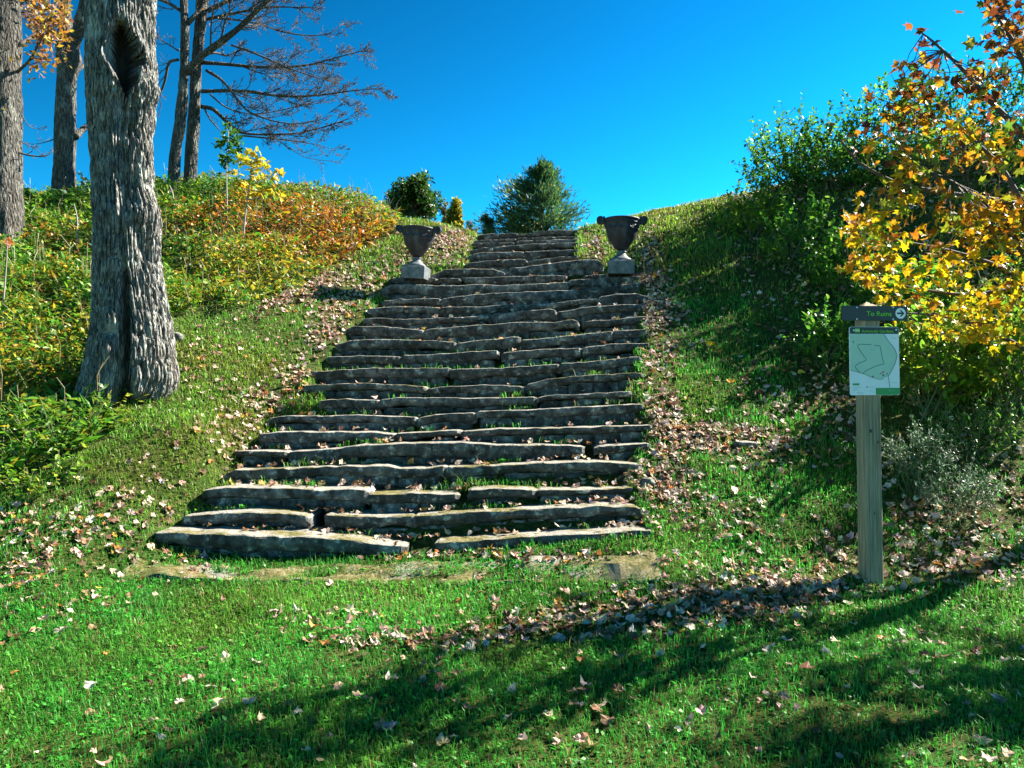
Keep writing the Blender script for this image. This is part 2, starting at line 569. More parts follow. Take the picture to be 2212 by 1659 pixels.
for x in (-7, -4, -2, 0, 2, 4, 7):
    for y in (-6, -2, 1, 2.5, 3.6):
        ctrl.append((x, y, 0.092 * y))
for x in (-1.2, 0.3, 1.4): ctrl.append((x, 4.2, 0.41))
for k in range(0, NS):
    a = STEP_LINE[k]
    dz = -0.012 if k == 0 else -0.03
    ctrl.append((a[0, 0] - 0.04, a[0, 1] + 0.05, a[0, 2] + dz))
    ctrl.append((a[-1, 0] + 0.04, a[-1, 1] + 0.05, a[-1, 2] + dz + 0.01))
    if k == 0:
        for q in a[1:-1]: ctrl.append((q[0], q[1] + 0.1, q[2] - 0.012))
ctrl.append((float(W(1882, 1255, 5.0)[0]), 5.0, float(W(1882, 1255, 5.0)[2])))
for vx, vy in ((-300, 1250), (0, 1250), (150, 1240), (0, 1120), (200, 1100), (-300, 1000), (0, 1000), (180, 950), (-400, 800), (0, 850), (280, 880), (-300, 650), (100, 700), (450, 760),
               (450, 950), (650, 640), (500, 600), (300, 560), (0, 560), (-300, 520), (700, 520)):
    cp(vx, vy, plane_Y(vy))
CREST_L = ((-500, 480), (-250, 462), (0, 452), (200, 440), (340, 418), (420, 412), (560, 424), (740, 446), (830, 470))
for vx, vy in CREST_L:
    Y = plane_Y(vy)
    cp(vx, vy, Y)
    z = float(W(vx, vy, Y)[2])
    x = float(W(vx, vy, Y)[0])
    ctrl.append((x * 1.1, Y + 1.6, z + 0.16))
    ctrl.append((x * 1.3, Y + 4.5, z + 0.1))
cp(940, 490, 11.9); cp(1010, 503, 12.3)
top = STEP_LINE[-1]
for x in (-0.8, 0.1, 1.0): ctrl.append((x, top[0, 1] + 1.5, top[:, 2].mean() + 0.02))
for x in (-1.5, 0.3, 2.5): ctrl.append((x, top[0, 1] + 5, top[:, 2].mean() + 0.0))
for vx, vy, Y in ((1265, 492, 12.3), (1400, 463, 12.2), (1480, 447, 12.1), (1560, 430, 11.9), (1700, 405, 11.4), (1900, 370, 10.7), (2212, 330, 10.0), (2500, 330, 9.8)):
    cp(vx, vy, Y)
    p = W(vx, vy, Y)
    ctrl.append((float(p[0]) * 1.1, Y + 1.6, float(p[2]) + 0.2))
    ctrl.append((float(p[0]) * 1.3, Y + 4.5, float(p[2]) + 0.3))
for vx, vy, Y in ((1500, 900, 6.65), (1700, 1000, 6.0), (1900, 1150, 5.4), (2212, 1255, 4.95), (2500, 1300, 4.8), (2212, 1020, 5.95), (2500, 1000, 5.95), (1800, 850, 7.05), (1600, 650, 8.75),
                  (1480, 720, 8.05), (1600, 500, 10.8), (1450, 560, 10.0), (2000, 600, 8.5), (2212, 800, 7.05), (2500, 700, 7.5), (1500, 1080, 5.6), (1500, 1200, 5.1)):
    cp(vx, vy, Y)
ctrl = np.array(ctrl)


def tps(r2): return np.where(r2 > 1e-12, 0.5 * r2 * np.log(r2 + 1e-12), 0)


n_ = len(ctrl)
D2 = ((ctrl[:, None, :2] - ctrl[None, :, :2]) ** 2).sum(-1)
A_ = np.zeros((n_ + 3, n_ + 3))
A_[:n_, :n_] = tps(D2) + np.eye(n_) * 0.012
A_[:n_, n_] = 1
A_[:n_, n_ + 1:] = ctrl[:, :2]
A_[n_:, :n_] = A_[:n_, n_:].T
rhs = np.zeros(n_ + 3)
rhs[:n_] = ctrl[:, 2]
sol = np.linalg.solve(A_, rhs)


def H_raw(X, Y):
    r = np.zeros(np.shape(X))
    for i in range(n_):
        r = r + sol[i] * tps((X - ctrl[i, 0]) ** 2 + (Y - ctrl[i, 1]) ** 2)
    return r + sol[n_] + sol[n_ + 1] * X + sol[n_ + 2] * Y


def stair_span(X, Y):
    """nosing height under X,Y and whether it lies on the stair, plus tread height"""
    X, Y = np.asarray(X, float), np.asarray(Y, float)
    nose = np.full(X.shape, -9.0)
    tread = np.full(X.shape, -9.0)
    inside = np.full(X.shape, -9.0)
    back = np.zeros(X.shape)
    for k in range(NS):
        a = STEP_LINE[k]
        yk, zk = np.interp(X, a[:, 0], a[:, 1]), np.interp(X, a[:, 0], a[:, 2])
        if k < NS - 1:
            b = STEP_LINE[k + 1]
            yn, zn = np.interp(X, b[:, 0], b[:, 1]), np.interp(X, b[:, 0], b[:, 2])
        else:
            yn, zn = yk + 0.45, zk
        m = (Y >= yk) & (Y < yn)
        t = np.clip((Y - yk) / np.maximum(yn - yk, 1e-3), 0, 1)
        xl = a[0, 0] if k == NS - 1 else a[0, 0] + t * (STEP_LINE[k + 1][0, 0] - a[0, 0])
        xr = a[-1, 0] if k == NS - 1 else a[-1, 0] + t * (STEP_LINE[k + 1][-1, 0] - a[-1, 0])
        nose = np.where(m, zk + t * (zn - zk), nose)
        tread = np.where(m, zk, tread)
        inside = np.where(m, np.minimum(X - a[0, 0], a[-1, 0] - X), inside)
        back = np.where(m, t, back)
    return nose, tread, inside, back


def axis(lo, hi, stepv, far, grow=1.18):
    core = list(np.arange(lo, hi + 1e-6, stepv))
    s, x, up = stepv, core[-1], []
    while x < far:
        s *= grow
        x += s
        up.append(x)
    s, x, dn = stepv, core[0], []
    while x > -far:
        s *= grow
        x -= s
        dn.append(x)
    return np.array(dn[::-1] + core + up)


GX, GY = axis(-5.5, 5.5, 0.055, 3000), axis(2.2, 15.0, 0.055, 3000)
XX, YY = np.meshgrid(GX, GY, indexing='ij')
cx_, cy_ = np.clip(XX, -7, 7), np.clip(YY, -5, 15.5)
HH = H_raw(cx_, cy_)
far = sstep(0, 45, np.hypot(XX - cx_, YY - cy_))
HH = HH * (1 - far) + np.where(YY > 5, 4.0, -0.4) * far
HH = HH + 0.018 * fbm(np.stack([XX * 1.7, YY * 1.7, 0 * XX], -1), 3) * (1 - far) + 0.006 * vnoise(np.stack([XX * 9, YY * 9, 0 * XX + 3], -1)) * (1 - far)
ns, tr, ins, bk = stair_span(XX, YY)
carve = (ns > -5) & (tr > STEP_LINE[0][:, 2].max() + 0.03)
HH = np.where(carve, HH * (1 - sstep(0.0, 0.12, ins)) + sstep(0.0, 0.12, ins) * np.minimum(HH, ns - np.where(tr < STEP_LINE[5][:, 2].min() - 0.01, 0.128, 0.21)), HH)
nx, ny = len(GX), len(GY)
I = (np.arange(nx - 1)[:, None] * ny + np.arange(ny - 1)[None]).ravel()
ground = link('ground', make_mesh('ground', np.stack([XX, YY, HH], -1).reshape(-1, 3), [np.stack([I, I + ny, I + ny + 1, I + 1], -1)]), M['ground'])
tag(ground, 'grassy hillside rising from the lawn to the crest', kind='structure')


def H(X, Y):
    X, Y = np.asarray(X, float), np.asarray(Y, float)
    i = np.clip(np.searchsorted(GX, X) - 1, 0, nx - 2)
    j = np.clip(np.searchsorted(GY, Y) - 1, 0, ny - 2)
    a = (X - GX[i]) / (GX[i + 1] - GX[i])
    b = (Y - GY[j]) / (GY[j + 1] - GY[j])
    return (HH[i, j] * (1 - a) + HH[i + 1, j] * a) * (1 - b) + (HH[i, j + 1] * (1 - a) + HH[i + 1, j + 1] * a) * b


def Hn(X, Y, e=0.08):
    nx_ = -(H(X + e, Y) - H(X - e, Y)) / (2 * e)
    ny_ = -(H(X, Y + e) - H(X, Y - e)) / (2 * e)
    N = np.stack([nx_, ny_, np.ones_like(nx_)], -1)
    return N / np.linalg.norm(N, axis=-1, keepdims=True)


def ground_hit(vx, vy):
    """where the sight line through vx,vy meets the hillside"""
    Ys = np.linspace(2.5, 16, 1400)
    p = W(vx, vy, Ys)
    d = p[:, 2] - H(p[:, 0], p[:, 1])
    i = np.argmax(d < 0) if (d < 0).any() else int(np.argmin(d))
    return p[i, 0], p[i, 1], float(H(p[i, 0], p[i, 1]))


# ------------------------------------------------------------------ stone stair
def slab_mesh(E_, th, depth, setback, seed, rough=1.0, tilt=0.0):
    """one rough slab along the polyline E_ (front top edge)"""
    E_ = np.array(E_, float)
    d0, d1 = E_[0] - E_[1], E_[-1] - E_[-2]
    E_[0, :2] += 0.014 * d0[:2] / np.linalg.norm(d0[:2]); E_[-1, :2] += 0.014 * d1[:2] / np.linalg.norm(d1[:2])
    seg = np.r_[0, np.cumsum(np.linalg.norm(np.diff(E_[:, :2], axis=0), axis=1))]
    L = seg[-1]
    n = max(6, int(L / 0.028))
    s = np.linspace(0, L, n)
    X, Y, Z = (np.interp(s, seg, E_[:, i]) for i in range(3))
    so = seed * 7.13
    lowf = fbm(np.stack([s * 4 + so, 0 * s, 0 * s + 5], -1), 4)
    Yf = Y + setback + 0.011 * rough * lowf
    Zt = Z + 0.003 * rough * fbm(np.stack([s * 14 + so, 0 * s + 3, 0 * s], -1), 2)
    Tb = th * 0.94 * (1 + 0.2 * fbm(np.stack([s * 4 + so, 0 * s + 9, 0 * s], -1), 2))
    ends = np.minimum(np.minimum(s, L - s) / 0.03, 1.0)            # corners worn round
    Yf = Yf + 0.03 * (1 - ends) ** 2
    Zt = Zt - 0.012 * (1 - ends) ** 2
    prof = [(0.06, -1.0, 0), (0.02, -0.82, 1), (-0.004, -0.45, 1), (0.0, -0.15, 1), (0.003, -0.045, 1), (0.013, 0.0, 1), (depth * 0.3, 0.0, 1), (depth * 0.6, 0.0, 1), (depth, 0.0, 1), (depth, -1.0, 0)]
    m = len(prof)
    V = np.zeros((n, m, 3))
    for j, (dy, tz, a) in enumerate(prof):
        V[:, j, 0] = X
        V[:, j, 1] = Yf + dy
        V[:, j, 2] = Zt + tz * Tb + tilt * dy
    q = V * np.array([11, 11, 16.0]) + so
    f = rough * np.where(np.arange(m) < 6, 1.0, 0.35)[None]
    V[:, :, 1] += 0.012 * fbm(q, 3) * f
    V[:, :, 2] += 0.0045 * fbm(q + 40, 3) * f
    V[:, :, 0] += 0.008 * vnoise(q + 80)
    V[0, :, 0] += 0.012 * vnoise(q[0] * 2); V[-1, :, 0] += 0.012 * vnoise(q[-1] * 2)
    i = np.arange(n - 1)[:, None] * m
    j = np.arange(m)[None]
    F4 = np.stack([i + j, i + (j + 1) % m, i + m + (j + 1) % m, i + m + j], -1).reshape(-1, 4)[:, ::-1]
    V = V.reshape(-1, 3)
    c0, c1 = V[:m].mean(0), V[-m:].mean(0)
    V = np.concatenate([V, [c0, c1]])
    jj = np.arange(m)
    F3 = np.concatenate([np.stack([jj, (jj + 1) % m, 0 * jj + n * m], -1), np.stack([(n - 1) * m + (jj + 1) % m, (n - 1) * m + jj, 0 * jj + n * m + 1], -1)])[:, ::-1]
    org = np.array([X.mean(), Y.mean(), Z.mean()])
    return make_mesh('slab', V - org, [F3, F4], None, False), org


stair = thing('stone_staircase', 'weathered dry-laid fieldstone staircase of long mossy slabs climbing the grassy hill', 'stairs', (0.3, 5.2, 0.6))
SO = np.array([0.3, 5.2, 0.6])
srng = np.random.default_rng(5)
for k in range(NS):
    stp = bpy.data.objects.new('step', None)
    C.objects.link(stp)
    stp.parent = stair
    stp.empty_display_size = 0.1
    nextY = STEP_Y[k + 1] if k < NS - 1 else STEP_Y[k] + 0.45
    dep = max(0.36, nextY - STEP_Y[k] + 0.14)
    if k == 0: dep = 0.26
    for si, (E_, th, sb) in enumerate(SLABS[k]):
        E2 = E_.copy()
        if k == 0: E2[:, 2] = H(E2[:, 0], E2[:, 1] + 0.05) + np.where(E2[:, 0] > 1.2, 0.022, 0.008)
        tilt = 0.0
        if k == 0:                      # the lowest slabs lie flush in the turf and follow its fall
            tilt = float(np.mean(H(E2[:, 0], E2[:, 1] + 0.22) - H(E2[:, 0], E2[:, 1] + 0.04)) / 0.18)
            E2[:, 2] += 0.008
        me, org = slab_mesh(E2, max(th, 0.055), dep, srng.uniform(-0.015, 0.02), k * 11 + si, 1.0, tilt)
        if k == 0:                      # let the turf swallow parts of them
            nv = len(me.vertices)
            co = np.zeros(nv * 3)
            me.vertices.foreach_get('co', co)
            co = co.reshape(-1, 3) + org
            jj = np.arange(nv) % 10
            hz = H(co[:, 0], co[:, 1])
            wav = fbm(np.stack([co[:, 0] * 3.3, co[:, 1] * 6, 0 * hz + 2], -1), 3)
            top_ = (jj >= 4) & (jj <= 8) & (np.arange(nv) < nv - 2)
            co[:, 1] += np.where(top_, 0.03 * fbm(np.stack([co[:, 0] * 6, 0 * hz, jj * 0.1], -1), 3), 0)
            co[:, 2] = np.where(top_, hz + 0.017 + 0.028 * wav - np.where(jj == 4, 0.004, 0) + np.where(co[:, 0] > 1.2, 0.012, 0), np.minimum(co[:, 2], hz - 0.03))
            me.vertices.foreach_set('co', (co - org).ravel().astype(np.float32))
            me.update()
        link('slab', me, M['stone_turf'] if k == 0 else M['stone_mossy'] if k < 5 or (k in (9, 10) and si != 1) else M['stone'], stp, org - SO)
        # packing stones where the slab does not reach down to the tread below
        if k > 0:
            x0, x1 = E_[0, 0] + 0.03, E_[-1, 0] - 0.03
            x = x0
            while x < x1 - 0.08:
                ln = min(srng.uniform(0.12, 0.42), x1 - x)
                xm = x + ln / 2
                pv = STEP_LINE[k - 1]
                zb = np.interp(xm, pv[:, 0], pv[:, 2])
                zt = np.interp(xm, E_[:, 0], E_[:, 2]) - th * 0.92
                ym = np.interp(xm, E_[:, 0], E_[:, 1])
                if zt - zb > 0.018:
                    e = np.array([[x, ym + 0.035, zt + 0.004], [x + ln - 0.012, ym + 0.035, zt + 0.004]])
                    me, org = slab_mesh(e, zt - zb + 0.03, 0.16, srng.uniform(0.0, 0.03), k * 31 + int(x * 90), 1.3)
                    link('packing_stone', me, M['stone'], stp, org - SO)
                x += ln


# ------------------------------------------------------------------ scattering helpers
def rot_from_normal(Nv, roll):
    Nv = Nv / (np.linalg.norm(Nv, axis=-1, keepdims=True) + 1e-9)
    ref = np.where(np.abs(Nv[:, 2:3]) < 0.9, np.array([[0, 0, 1.0]]), np.array([[1.0, 0, 0]]))
    U = np.cross(ref, Nv)
    U /= np.linalg.norm(U, axis=1, keepdims=True) + 1e-9
    Vv = np.cross(Nv, U)
    c, s = np.cos(roll)[:, None], np.sin(roll)[:, None]
    return np.stack([c * U + s * Vv, -s * U + c * Vv, Nv], -1)          # columns are the axes


def scatter(mb, tv, tf, pos, R, scale, col):
    tv, tf = np.asarray(tv, float), np.asarray(tf, int)
    n, k = len(pos), len(tv)
    if n == 0: return
    if np.ndim(scale) == 1: scale = np.asarray(scale)[:, None, None]
    L = np.broadcast_to(tv[None], (n, k, 3)) * scale
    V = np.einsum('nij,nkj->nki', R, L) + pos[:, None]
    F = (tf[None] + (np.arange(n) * k)[:, None, None]).reshape(-1, tf.shape[1])
    cc = np.repeat(np.asarray(col, float), k, axis=0)
    if tf.shape[1] == 3: mb.add(V.reshape(-1, 3), F, None, cc)
    else: mb.add(V.reshape(-1, 3), None, F, cc)


def pick(pal, n, r=rng, jit=0.18):
    pal = np.asarray([p[:3] for p in pal], float), np.asarray([p[3] for p in pal], float)
    i = r.choice(len(pal[1]), n, p=pal[1] / pal[1].sum())
    return np.clip(pal[0][i] * (1 + jit * r.standard_normal((n, 1))) * (1 + 0.07 * r.standard_normal((n, 3))), 0.004, 0.95)


def unit(n, r=rng):
    v = r.standard_normal((n, 3))
    return v / np.linalg.norm(v, axis=1, keepdims=True)


# leaf shapes: base at origin, tip along +x, unit long
OVAL_V = [(0, 0, 0), (0.3, 0.24, 0.04), (0.3, -0.24, 0.04), (0.68, 0.2, 0.03), (0.68, -0.2, 0.03), (1, 0, -0.06), (0.5, 0, -0.02)]
OVAL_F = [(0, 2, 6), (0, 6, 1), (1, 6, 3), (2, 4, 6), (6, 4, 5), (3, 6, 5)]
SLIM_V = [(0, 0, 0), (0.4, 0.1, 0.03), (0.4, -0.1, 0.03), (1, 0, -0.1)]
SLIM_F = [(0, 2, 1), (1, 2, 3)]
DIAM_V = [(0, 0, 0), (0.45, 0.27, 0.06), (0.45, -0.27, 0.06), (1, 0, 0)]
DIAM_F = [(0, 2, 1), (1, 2, 3)]


def maple_shape(r, curl):
    ang = [-2.55, -1.95, -1.62, -1.1, -0.72, -0.36, 0, 0.36, 0.72, 1.1, 1.62, 1.95, 2.55]
    rad = [0.30, 0.46, 0.30, 0.50, 0.28, 0.33, 0.62, 0.33, 0.28, 0.50, 0.30, 0.46, 0.30]
    rad[3] *= 1.12; rad[9] *= 1.12
    V = [(0.42, 0, 0)]
    for a, q in zip(ang, rad):
        x, y = 0.42 + q * math.cos(a) * 1.0, q * math.sin(a) * 1.05
        V.append((x, y, curl * ((y / 0.5) ** 2 * 0.35 + max(0, (x - 0.42)) ** 2 * 0.8) + r.uniform(-0.05, 0.05) * (1 + abs(curl))))
    V.append((0.10, 0, 0.0))
    n = len(ang)
    F = [(0, i, i + 1) for i in range(1, n)] + [(0, n, n + 1), (0, n + 1, 1)]
    return np.array(V), np.array(F)


# ------------------------------------------------------------------ where things grow, read off the hillside
BED = [(-900, 330), (340, 395), (560, 405), (850, 450), (868, 500), (770, 555), (650, 622), (520, 672), (380, 690), (330, 800), (250, 900), (225, 955), (120, 1015), (0, 1065), (-900, 1300)]
BUSH = [(1560, 400), (1590, 600), (1640, 720), (1760, 860), (1850, 950), (1930, 1130), (2080, 1160), (2700, 1120), (2900, 200), (1700, 250)]


def blob(vx, vy, cx, cy, rx, ry, deg):
    a = math.radians(deg)
    dx, dy = vx - cx, vy - cy
    u, v = dx * math.cos(a) + dy * math.sin(a), -dx * math.sin(a) + dy * math.cos(a)
    return np.exp(-((u / rx) ** 2 + (v / ry) ** 2) ** 1.5)


LITTER = [(1400, 1330, 390, 48, -6, 360), (1000, 1385, 300, 26, -3, 190), (1650, 1275, 180, 50, -5, 300), (2010, 1215, 260, 55, 3, 420), (2080, 1110, 170, 60, 0, 260), (1600, 960, 200, 45, 8, 380),
          (1425, 800, 42, 230, -4, 420), (1405, 600, 30, 80, 0, 330), (1430, 1030, 80, 70, 0, 300), (1570, 1120, 130, 50, 10, 150), (1000, 1205, 430, 12, 1, 260), (1250, 1215, 130, 16, 0, 250),
          (150, 1190, 260, 110, 0, 170), (360, 1150, 130, 90, 0, 130), (380, 1010, 160, 60, -30, 110), (690, 745, 45, 165, 38, 300), (560, 900, 60, 120, 38, 160), (450, 1080, 50, 90, 38, 200),
          (900, 560, 130, 30, -25, 220), (640, 640, 130, 24, -25, 260), (500, 780, 130, 60, -20, 60), (980, 540, 40, 50, -30, 260), (1285, 545, 22, 50, 0, 330), (720, 640, 100, 40, 0, 130), (1480, 700, 60, 80, 0, 100), (1700, 850, 120, 70, 20, 120),
          (1840, 900, 70, 90, 0, 220), (250, 1310, 200, 25, 3, 70), (1900, 1420, 260, 50, 0, 40), (700, 1330, 200, 30, 0, 70)]


def litter_density(vx, vy):
    d = np.full(vx.shape, 6.0)
    for cx, cy, rx, ry, a, w in LITTER: d = np.maximum(d, 0) + w * blob(vx, vy, cx, cy, rx, ry, a)
    d = np.where(vy > 1400, np.minimum(d, 400) + 8, d)
    return np.minimum(d * 2.3, 1200)


# ------------------------------------------------------------------ lawn grass
def build_grass():
    mb = MB()
    zones = [(2.45, 4.2, 9500, (0.028, 0.055), (0.0030, 0.0050)), (4.2, 6.2, 6500, (0.03, 0.06), (0.0038, 0.006)), (6.2, 9.0, 3300, (0.035, 0.07), (0.006, 0.009)), (9.0, 13.2, 1300, (0.04, 0.08), (0.009, 0.014))]
    cnt = 0
    for y0, y1, den, hr, wr in zones:
        hw = y1 * 0.66 + 0.8
        n = int(den * (y1 - y0) * 2 * hw)
        X, Y = rng.uniform(-hw, hw, n), rng.uniform(y0, y1, n)
        keep = np.abs(X) < Y * 0.66 + 0.8
        X, Y = X[keep], Y[keep]
        Z = H(X, Y)
        vx, vy = P(np.stack([X, Y, Z], -1))
        bed, bush = inpoly(vx, vy, BED), inpoly(vx, vy, BUSH)
        nse, trd, ins, bk = stair_span(X, Y)
        onst = (ins > 0.03) & (trd > STEP_LINE[0][:, 2].max() + 0.02)
        flat = (ins > 0.0) & (nse > -5) & ~onst & (bk < 0.5)
        lit = litter_density(vx, vy)
        p = 1.0 - 0.8 * sstep(200, 750, lit)
        patch = fbm(np.stack([X * 1.3, Y * 1.3, 0 * X + 2], -1), 3)
        p = p * np.clip(0.85 + 0.5 * patch, 0.25, 1)
        p = np.where(bed, 0.12, p)
        p = np.where(bush, p * 0.25, p)
        joint = onst & (bk > 0.62) & (Y < 8.6) & (fbm(np.stack([X * 2.5, Y * 3.1, 0 * X + 44], -1), 2) > 0.12)
        p = np.where(onst, np.where(joint, 0.45 * sstep(9.5, 6.0, Y), 0.0), p)
        Z = np.where(onst, np.maximum(trd, Z), Z)
        rag = fbm(np.stack([X * 3.2, Y * 5, 0 * X + 31], -1), 3)
        bare = (bk > 0.10 + 0.10 * rag) & (bk < 0.34 + 0.16 * rag) & (rag < 0.22)
        p = np.where(flat, p * np.where(bare, 0.06, 1.0), p)
        keep = rng.uniform(size=len(X)) < p
        X, Y, Z, vx, vy, patch = (q[keep] for q in (X, Y, Z, vx, vy, patch))
        n = len(X)
        cnt += n
        clump = 0.75 + 0.5 * (fbm(np.stack([X * 6, Y * 6, 0 * X], -1), 2) * 0.5 + 0.5)
        h = rng.uniform(*hr, n) * clump * np.where(rng.uniform(size=n) < 0.05, 1.6, 1)
        w = rng.uniform(*wr, n)
        az = rng.uniform(0, 2 * np.pi, n)
        lean = rng.uniform(0.15, 1.1, n)
        d = np.stack([np.cos(az), np.sin(az)], -1)
        side = np.stack([-d[:, 1], d[:, 0]], -1)
        B = np.stack([X, Y, Z - 0.004], -1)
        V = np.zeros((n, 5, 3))
        V[:, 0] = B; V[:, 1] = B
        V[:, 0, :2] += side * w[:, None] * 0.5; V[:, 1, :2] -= side * w[:, None] * 0.5
        mid = B.copy(); mid[:, :2] += d * (h * 0.25 * lean)[:, None]; mid[:, 2] += h * 0.6
        V[:, 2] = mid; V[:, 3] = mid
        V[:, 2, :2] += side * w[:, None] * 0.4; V[:, 3, :2] -= side * w[:, None] * 0.4
        tip = B.copy(); tip[:, :2] += d * (h * 0.85 * lean)[:, None]; tip[:, 2] += h * (1.05 - 0.45 * lean)
        V[:, 4] = tip
        F = np.array([(0, 1, 3), (0, 3, 2), (2, 3, 4)])
        left = sstep(900, 500, vx) * sstep(1250, 1000, vy) + sstep(650, 520, vy)
        left = np.clip(left * 0.7 + 0.35 * np.clip(patch, -1, 1), 0, 1)[:, None]
        base = np.array([[0.050, 0.27, 0.030]]) * (1 - left) + np.array([[0.17, 0.29, 0.028]]) * left
        tone = fbm(np.stack([X * 2.6, Y * 2.6, 0 * X + 12], -1), 3)[:, None]
        dry = (rng.uniform(size=(n, 1)) < 0.05 + 0.10 * left + 0.15 * sstep(0.2, 0.9, tone))
        base = base * np.exp(0.35 * tone) * (1 + np.array([[0.5, 0.05, 0.0]]) * np.clip(-tone, 0, 1))
        c = base * np.exp(0.30 * rng.standard_normal((n, 1))) * (1 + 0.10 * rng.standard_normal((n, 3)))
        c = np.where(dry, np.array([[0.24, 0.19, 0.08]]) * np.exp(0.2 * rng.standard_normal((n, 1))), c)
        mb.add(V.reshape(-1, 3), (F[None] + (np.arange(n) * 5)[:, None, None]).reshape(-1, 3), None, np.repeat(np.clip(c, 0.004, 0.6), 5, axis=0))
        # small clover and plantain leaves among the blades
        m = int(n * 0.16)
        s = rng.choice(n, m, replace=False)
        pos = B[s] + np.stack([rng.uniform(-.02, .02, m), rng.uniform(-.02, .02, m), rng.uniform(0.008, 0.03, m)], -1)
        Nn = np.stack([rng.normal(0, .4, m), rng.normal(0, .4, m), np.ones(m)], -1)
        scatter(mb, DIAM_V, DIAM_F, pos, rot_from_normal(Nn, rng.uniform(0, 6.3, m)), rng.uniform(0.014, 0.03, m) * (1 + 0.06 * y0), np.clip(c[s] * np.array([[1.0, 1.15, 0.9]]), 0.004, 0.6))
    g = link('grass', mb.mesh('grass', False), M['grassm'])
    tag(g, 'short green lawn grass covering the slope and the foot of the steps', 'grass', kind='stuff')
    return cnt


build_grass()

# ------------------------------------------------------------------ fallen leaves
DRY = [(0.52, 0.38, 0.285, 4), (0.41, 0.27, 0.19, 4), (0.66, 0.52, 0.42, 3.5), (0.26, 0.145, 0.08, 4), (0.13, 0.07, 0.038, 3), (0.48, 0.20, 0.05, 1.4), (0.5, 0.34, 0.05, 0.3)]


def litter_candidates(y0, y1, mult=1.0):
    hw = y1 * 0.66 + 0.8
    n = int(1200 * mult * (y1 - y0) * 2 * hw)
    X, Y = rng.uniform(-hw, hw, n), rng.uniform(y0, y1, n)
    k = np.abs(X) < Y * 0.66 + 0.8
    X, Y = X[k], Y[k]
    Z = H(X, Y)
    vx, vy = P(np.stack([X, Y, Z], -1))
    nse, trd, ins, bk = stair_span(X, Y)
    on = (ins > 0.0) & (trd > STEP_LINE[0][:, 2].max() + 0.02)
    d = litter_density(vx, vy)
    nz = fbm(np.stack([X * 2.1, Y * 2.1, 0 * X + 7], -1), 3)
    d = d * np.clip(0.75 + 0.7 * nz, 0.15, 1.4)
    low = sstep(7.5, 5.5, Y)
    right = sstep(0.3, 1.3, X)
    dt = np.where(bk > 0.5, 25 + 520 * low * (0.35 + 0.65 * right) + 150 * right, 3 + 14 * low) * np.clip(0.6 + 0.9 * nz, 0.05, 1.6)
    d = np.where(on, dt, d)
    d = np.where(inpoly(vx, vy, BED), 15, d)
    d = np.where(inpoly(vx, vy, BUSH), np.maximum(d, 90), d)
    Z = np.where(on, np.maximum(trd + 0.008, Z), Z)
    keep = rng.uniform(size=len(X)) < d / (1200 * mult)
    return X[keep], Y[keep], Z[keep], d[keep], on[keep]


LEAF_SH = []
for q in range(7):
    v, f = maple_shape(random, 0.0)
    v = v - np.array([0.42, 0, 0])
    rr_ = np.hypot(v[:, 0], v[:, 1])
    k_ = np.where(rr_ > 1e-6, (0.4 + 0.35 * (rr_ - 0.4)) / np.maximum(rr_, 1e-6), 1)          # shrivelled: lobes drawn in
    v[:, 0] *= k_; v[:, 1] *= k_ * random.uniform(0.55, 0.9)
    a_ = random.uniform(0, 3.14)
    fold = (v[:, 0] * math.cos(a_) + v[:, 1] * math.sin(a_))
    v[:, 2] = random.uniform(0.9, 2.0) * fold ** 2 + np.array([random.uniform(-0.09, 0.09) for _ in v]) - 0.08
    LEAF_SH.append((v, f))
X, Y, Z, D, ON = [np.concatenate(q) for q in zip(litter_candidates(2.45, 5.5), litter_candidates(5.5, 9, 1.0), litter_candidates(9, 13, 1.0))]
nL = len(X)
Nrm = Hn(X, Y) + np.stack([rng.normal(0, .33, nL), rng.normal(0, .33, nL), np.zeros(nL)], -1)
roll = rng.uniform(0, 6.28, nL)
SC = (0.036 + 0.052 * rng.uniform(size=nL) ** 1.3) * (1 + 0.03 * np.clip(Y - 5, 0, 8))
lift = np.where(D > 150, rng.uniform(0.008, 0.035, nL), rng.uniform(0.018, 0.04, nL))
lift = np.where(ON, rng.uniform(0.004, 0.025, nL), lift)
COL = pick(DRY, nL)
POS = np.stack([X, Y, Z + lift], -1)
RM = rot_from_normal(Nrm, roll)
shape_i = rng.integers(0, len(LEAF_SH), nL)
vx, vy = P(POS)
seen = (vx > 15) & (vx < VW - 15) & (vy < VH - 10) & (D < 200) & ~ON
order = np.argsort(np.where(seen, Y - SC * 12, 99))
singles = order[:300]
sing = np.zeros(nL, bool)
sing[singles] = True
mb = MB()
for q, (tv, tf) in enumerate(LEAF_SH):
    s = (shape_i == q) & ~sing
    scatter(mb, tv, tf, POS[s], RM[s], SC[s], COL[s])
lit = link('leaf_litter', mb.mesh('leaf_litter', False), M['dry'])
tag(lit, 'drifts of dry tan and brown fallen leaves around the steps', 'leaf litter', kind='stuff')
from mathutils import Matrix
single_me = []
for tv, tf in LEAF_SH:
    me = make_mesh('fallen_leaf', tv, [tf], None, False)
    me.materials.append(M['dry_single'])
    single_me.append(me)
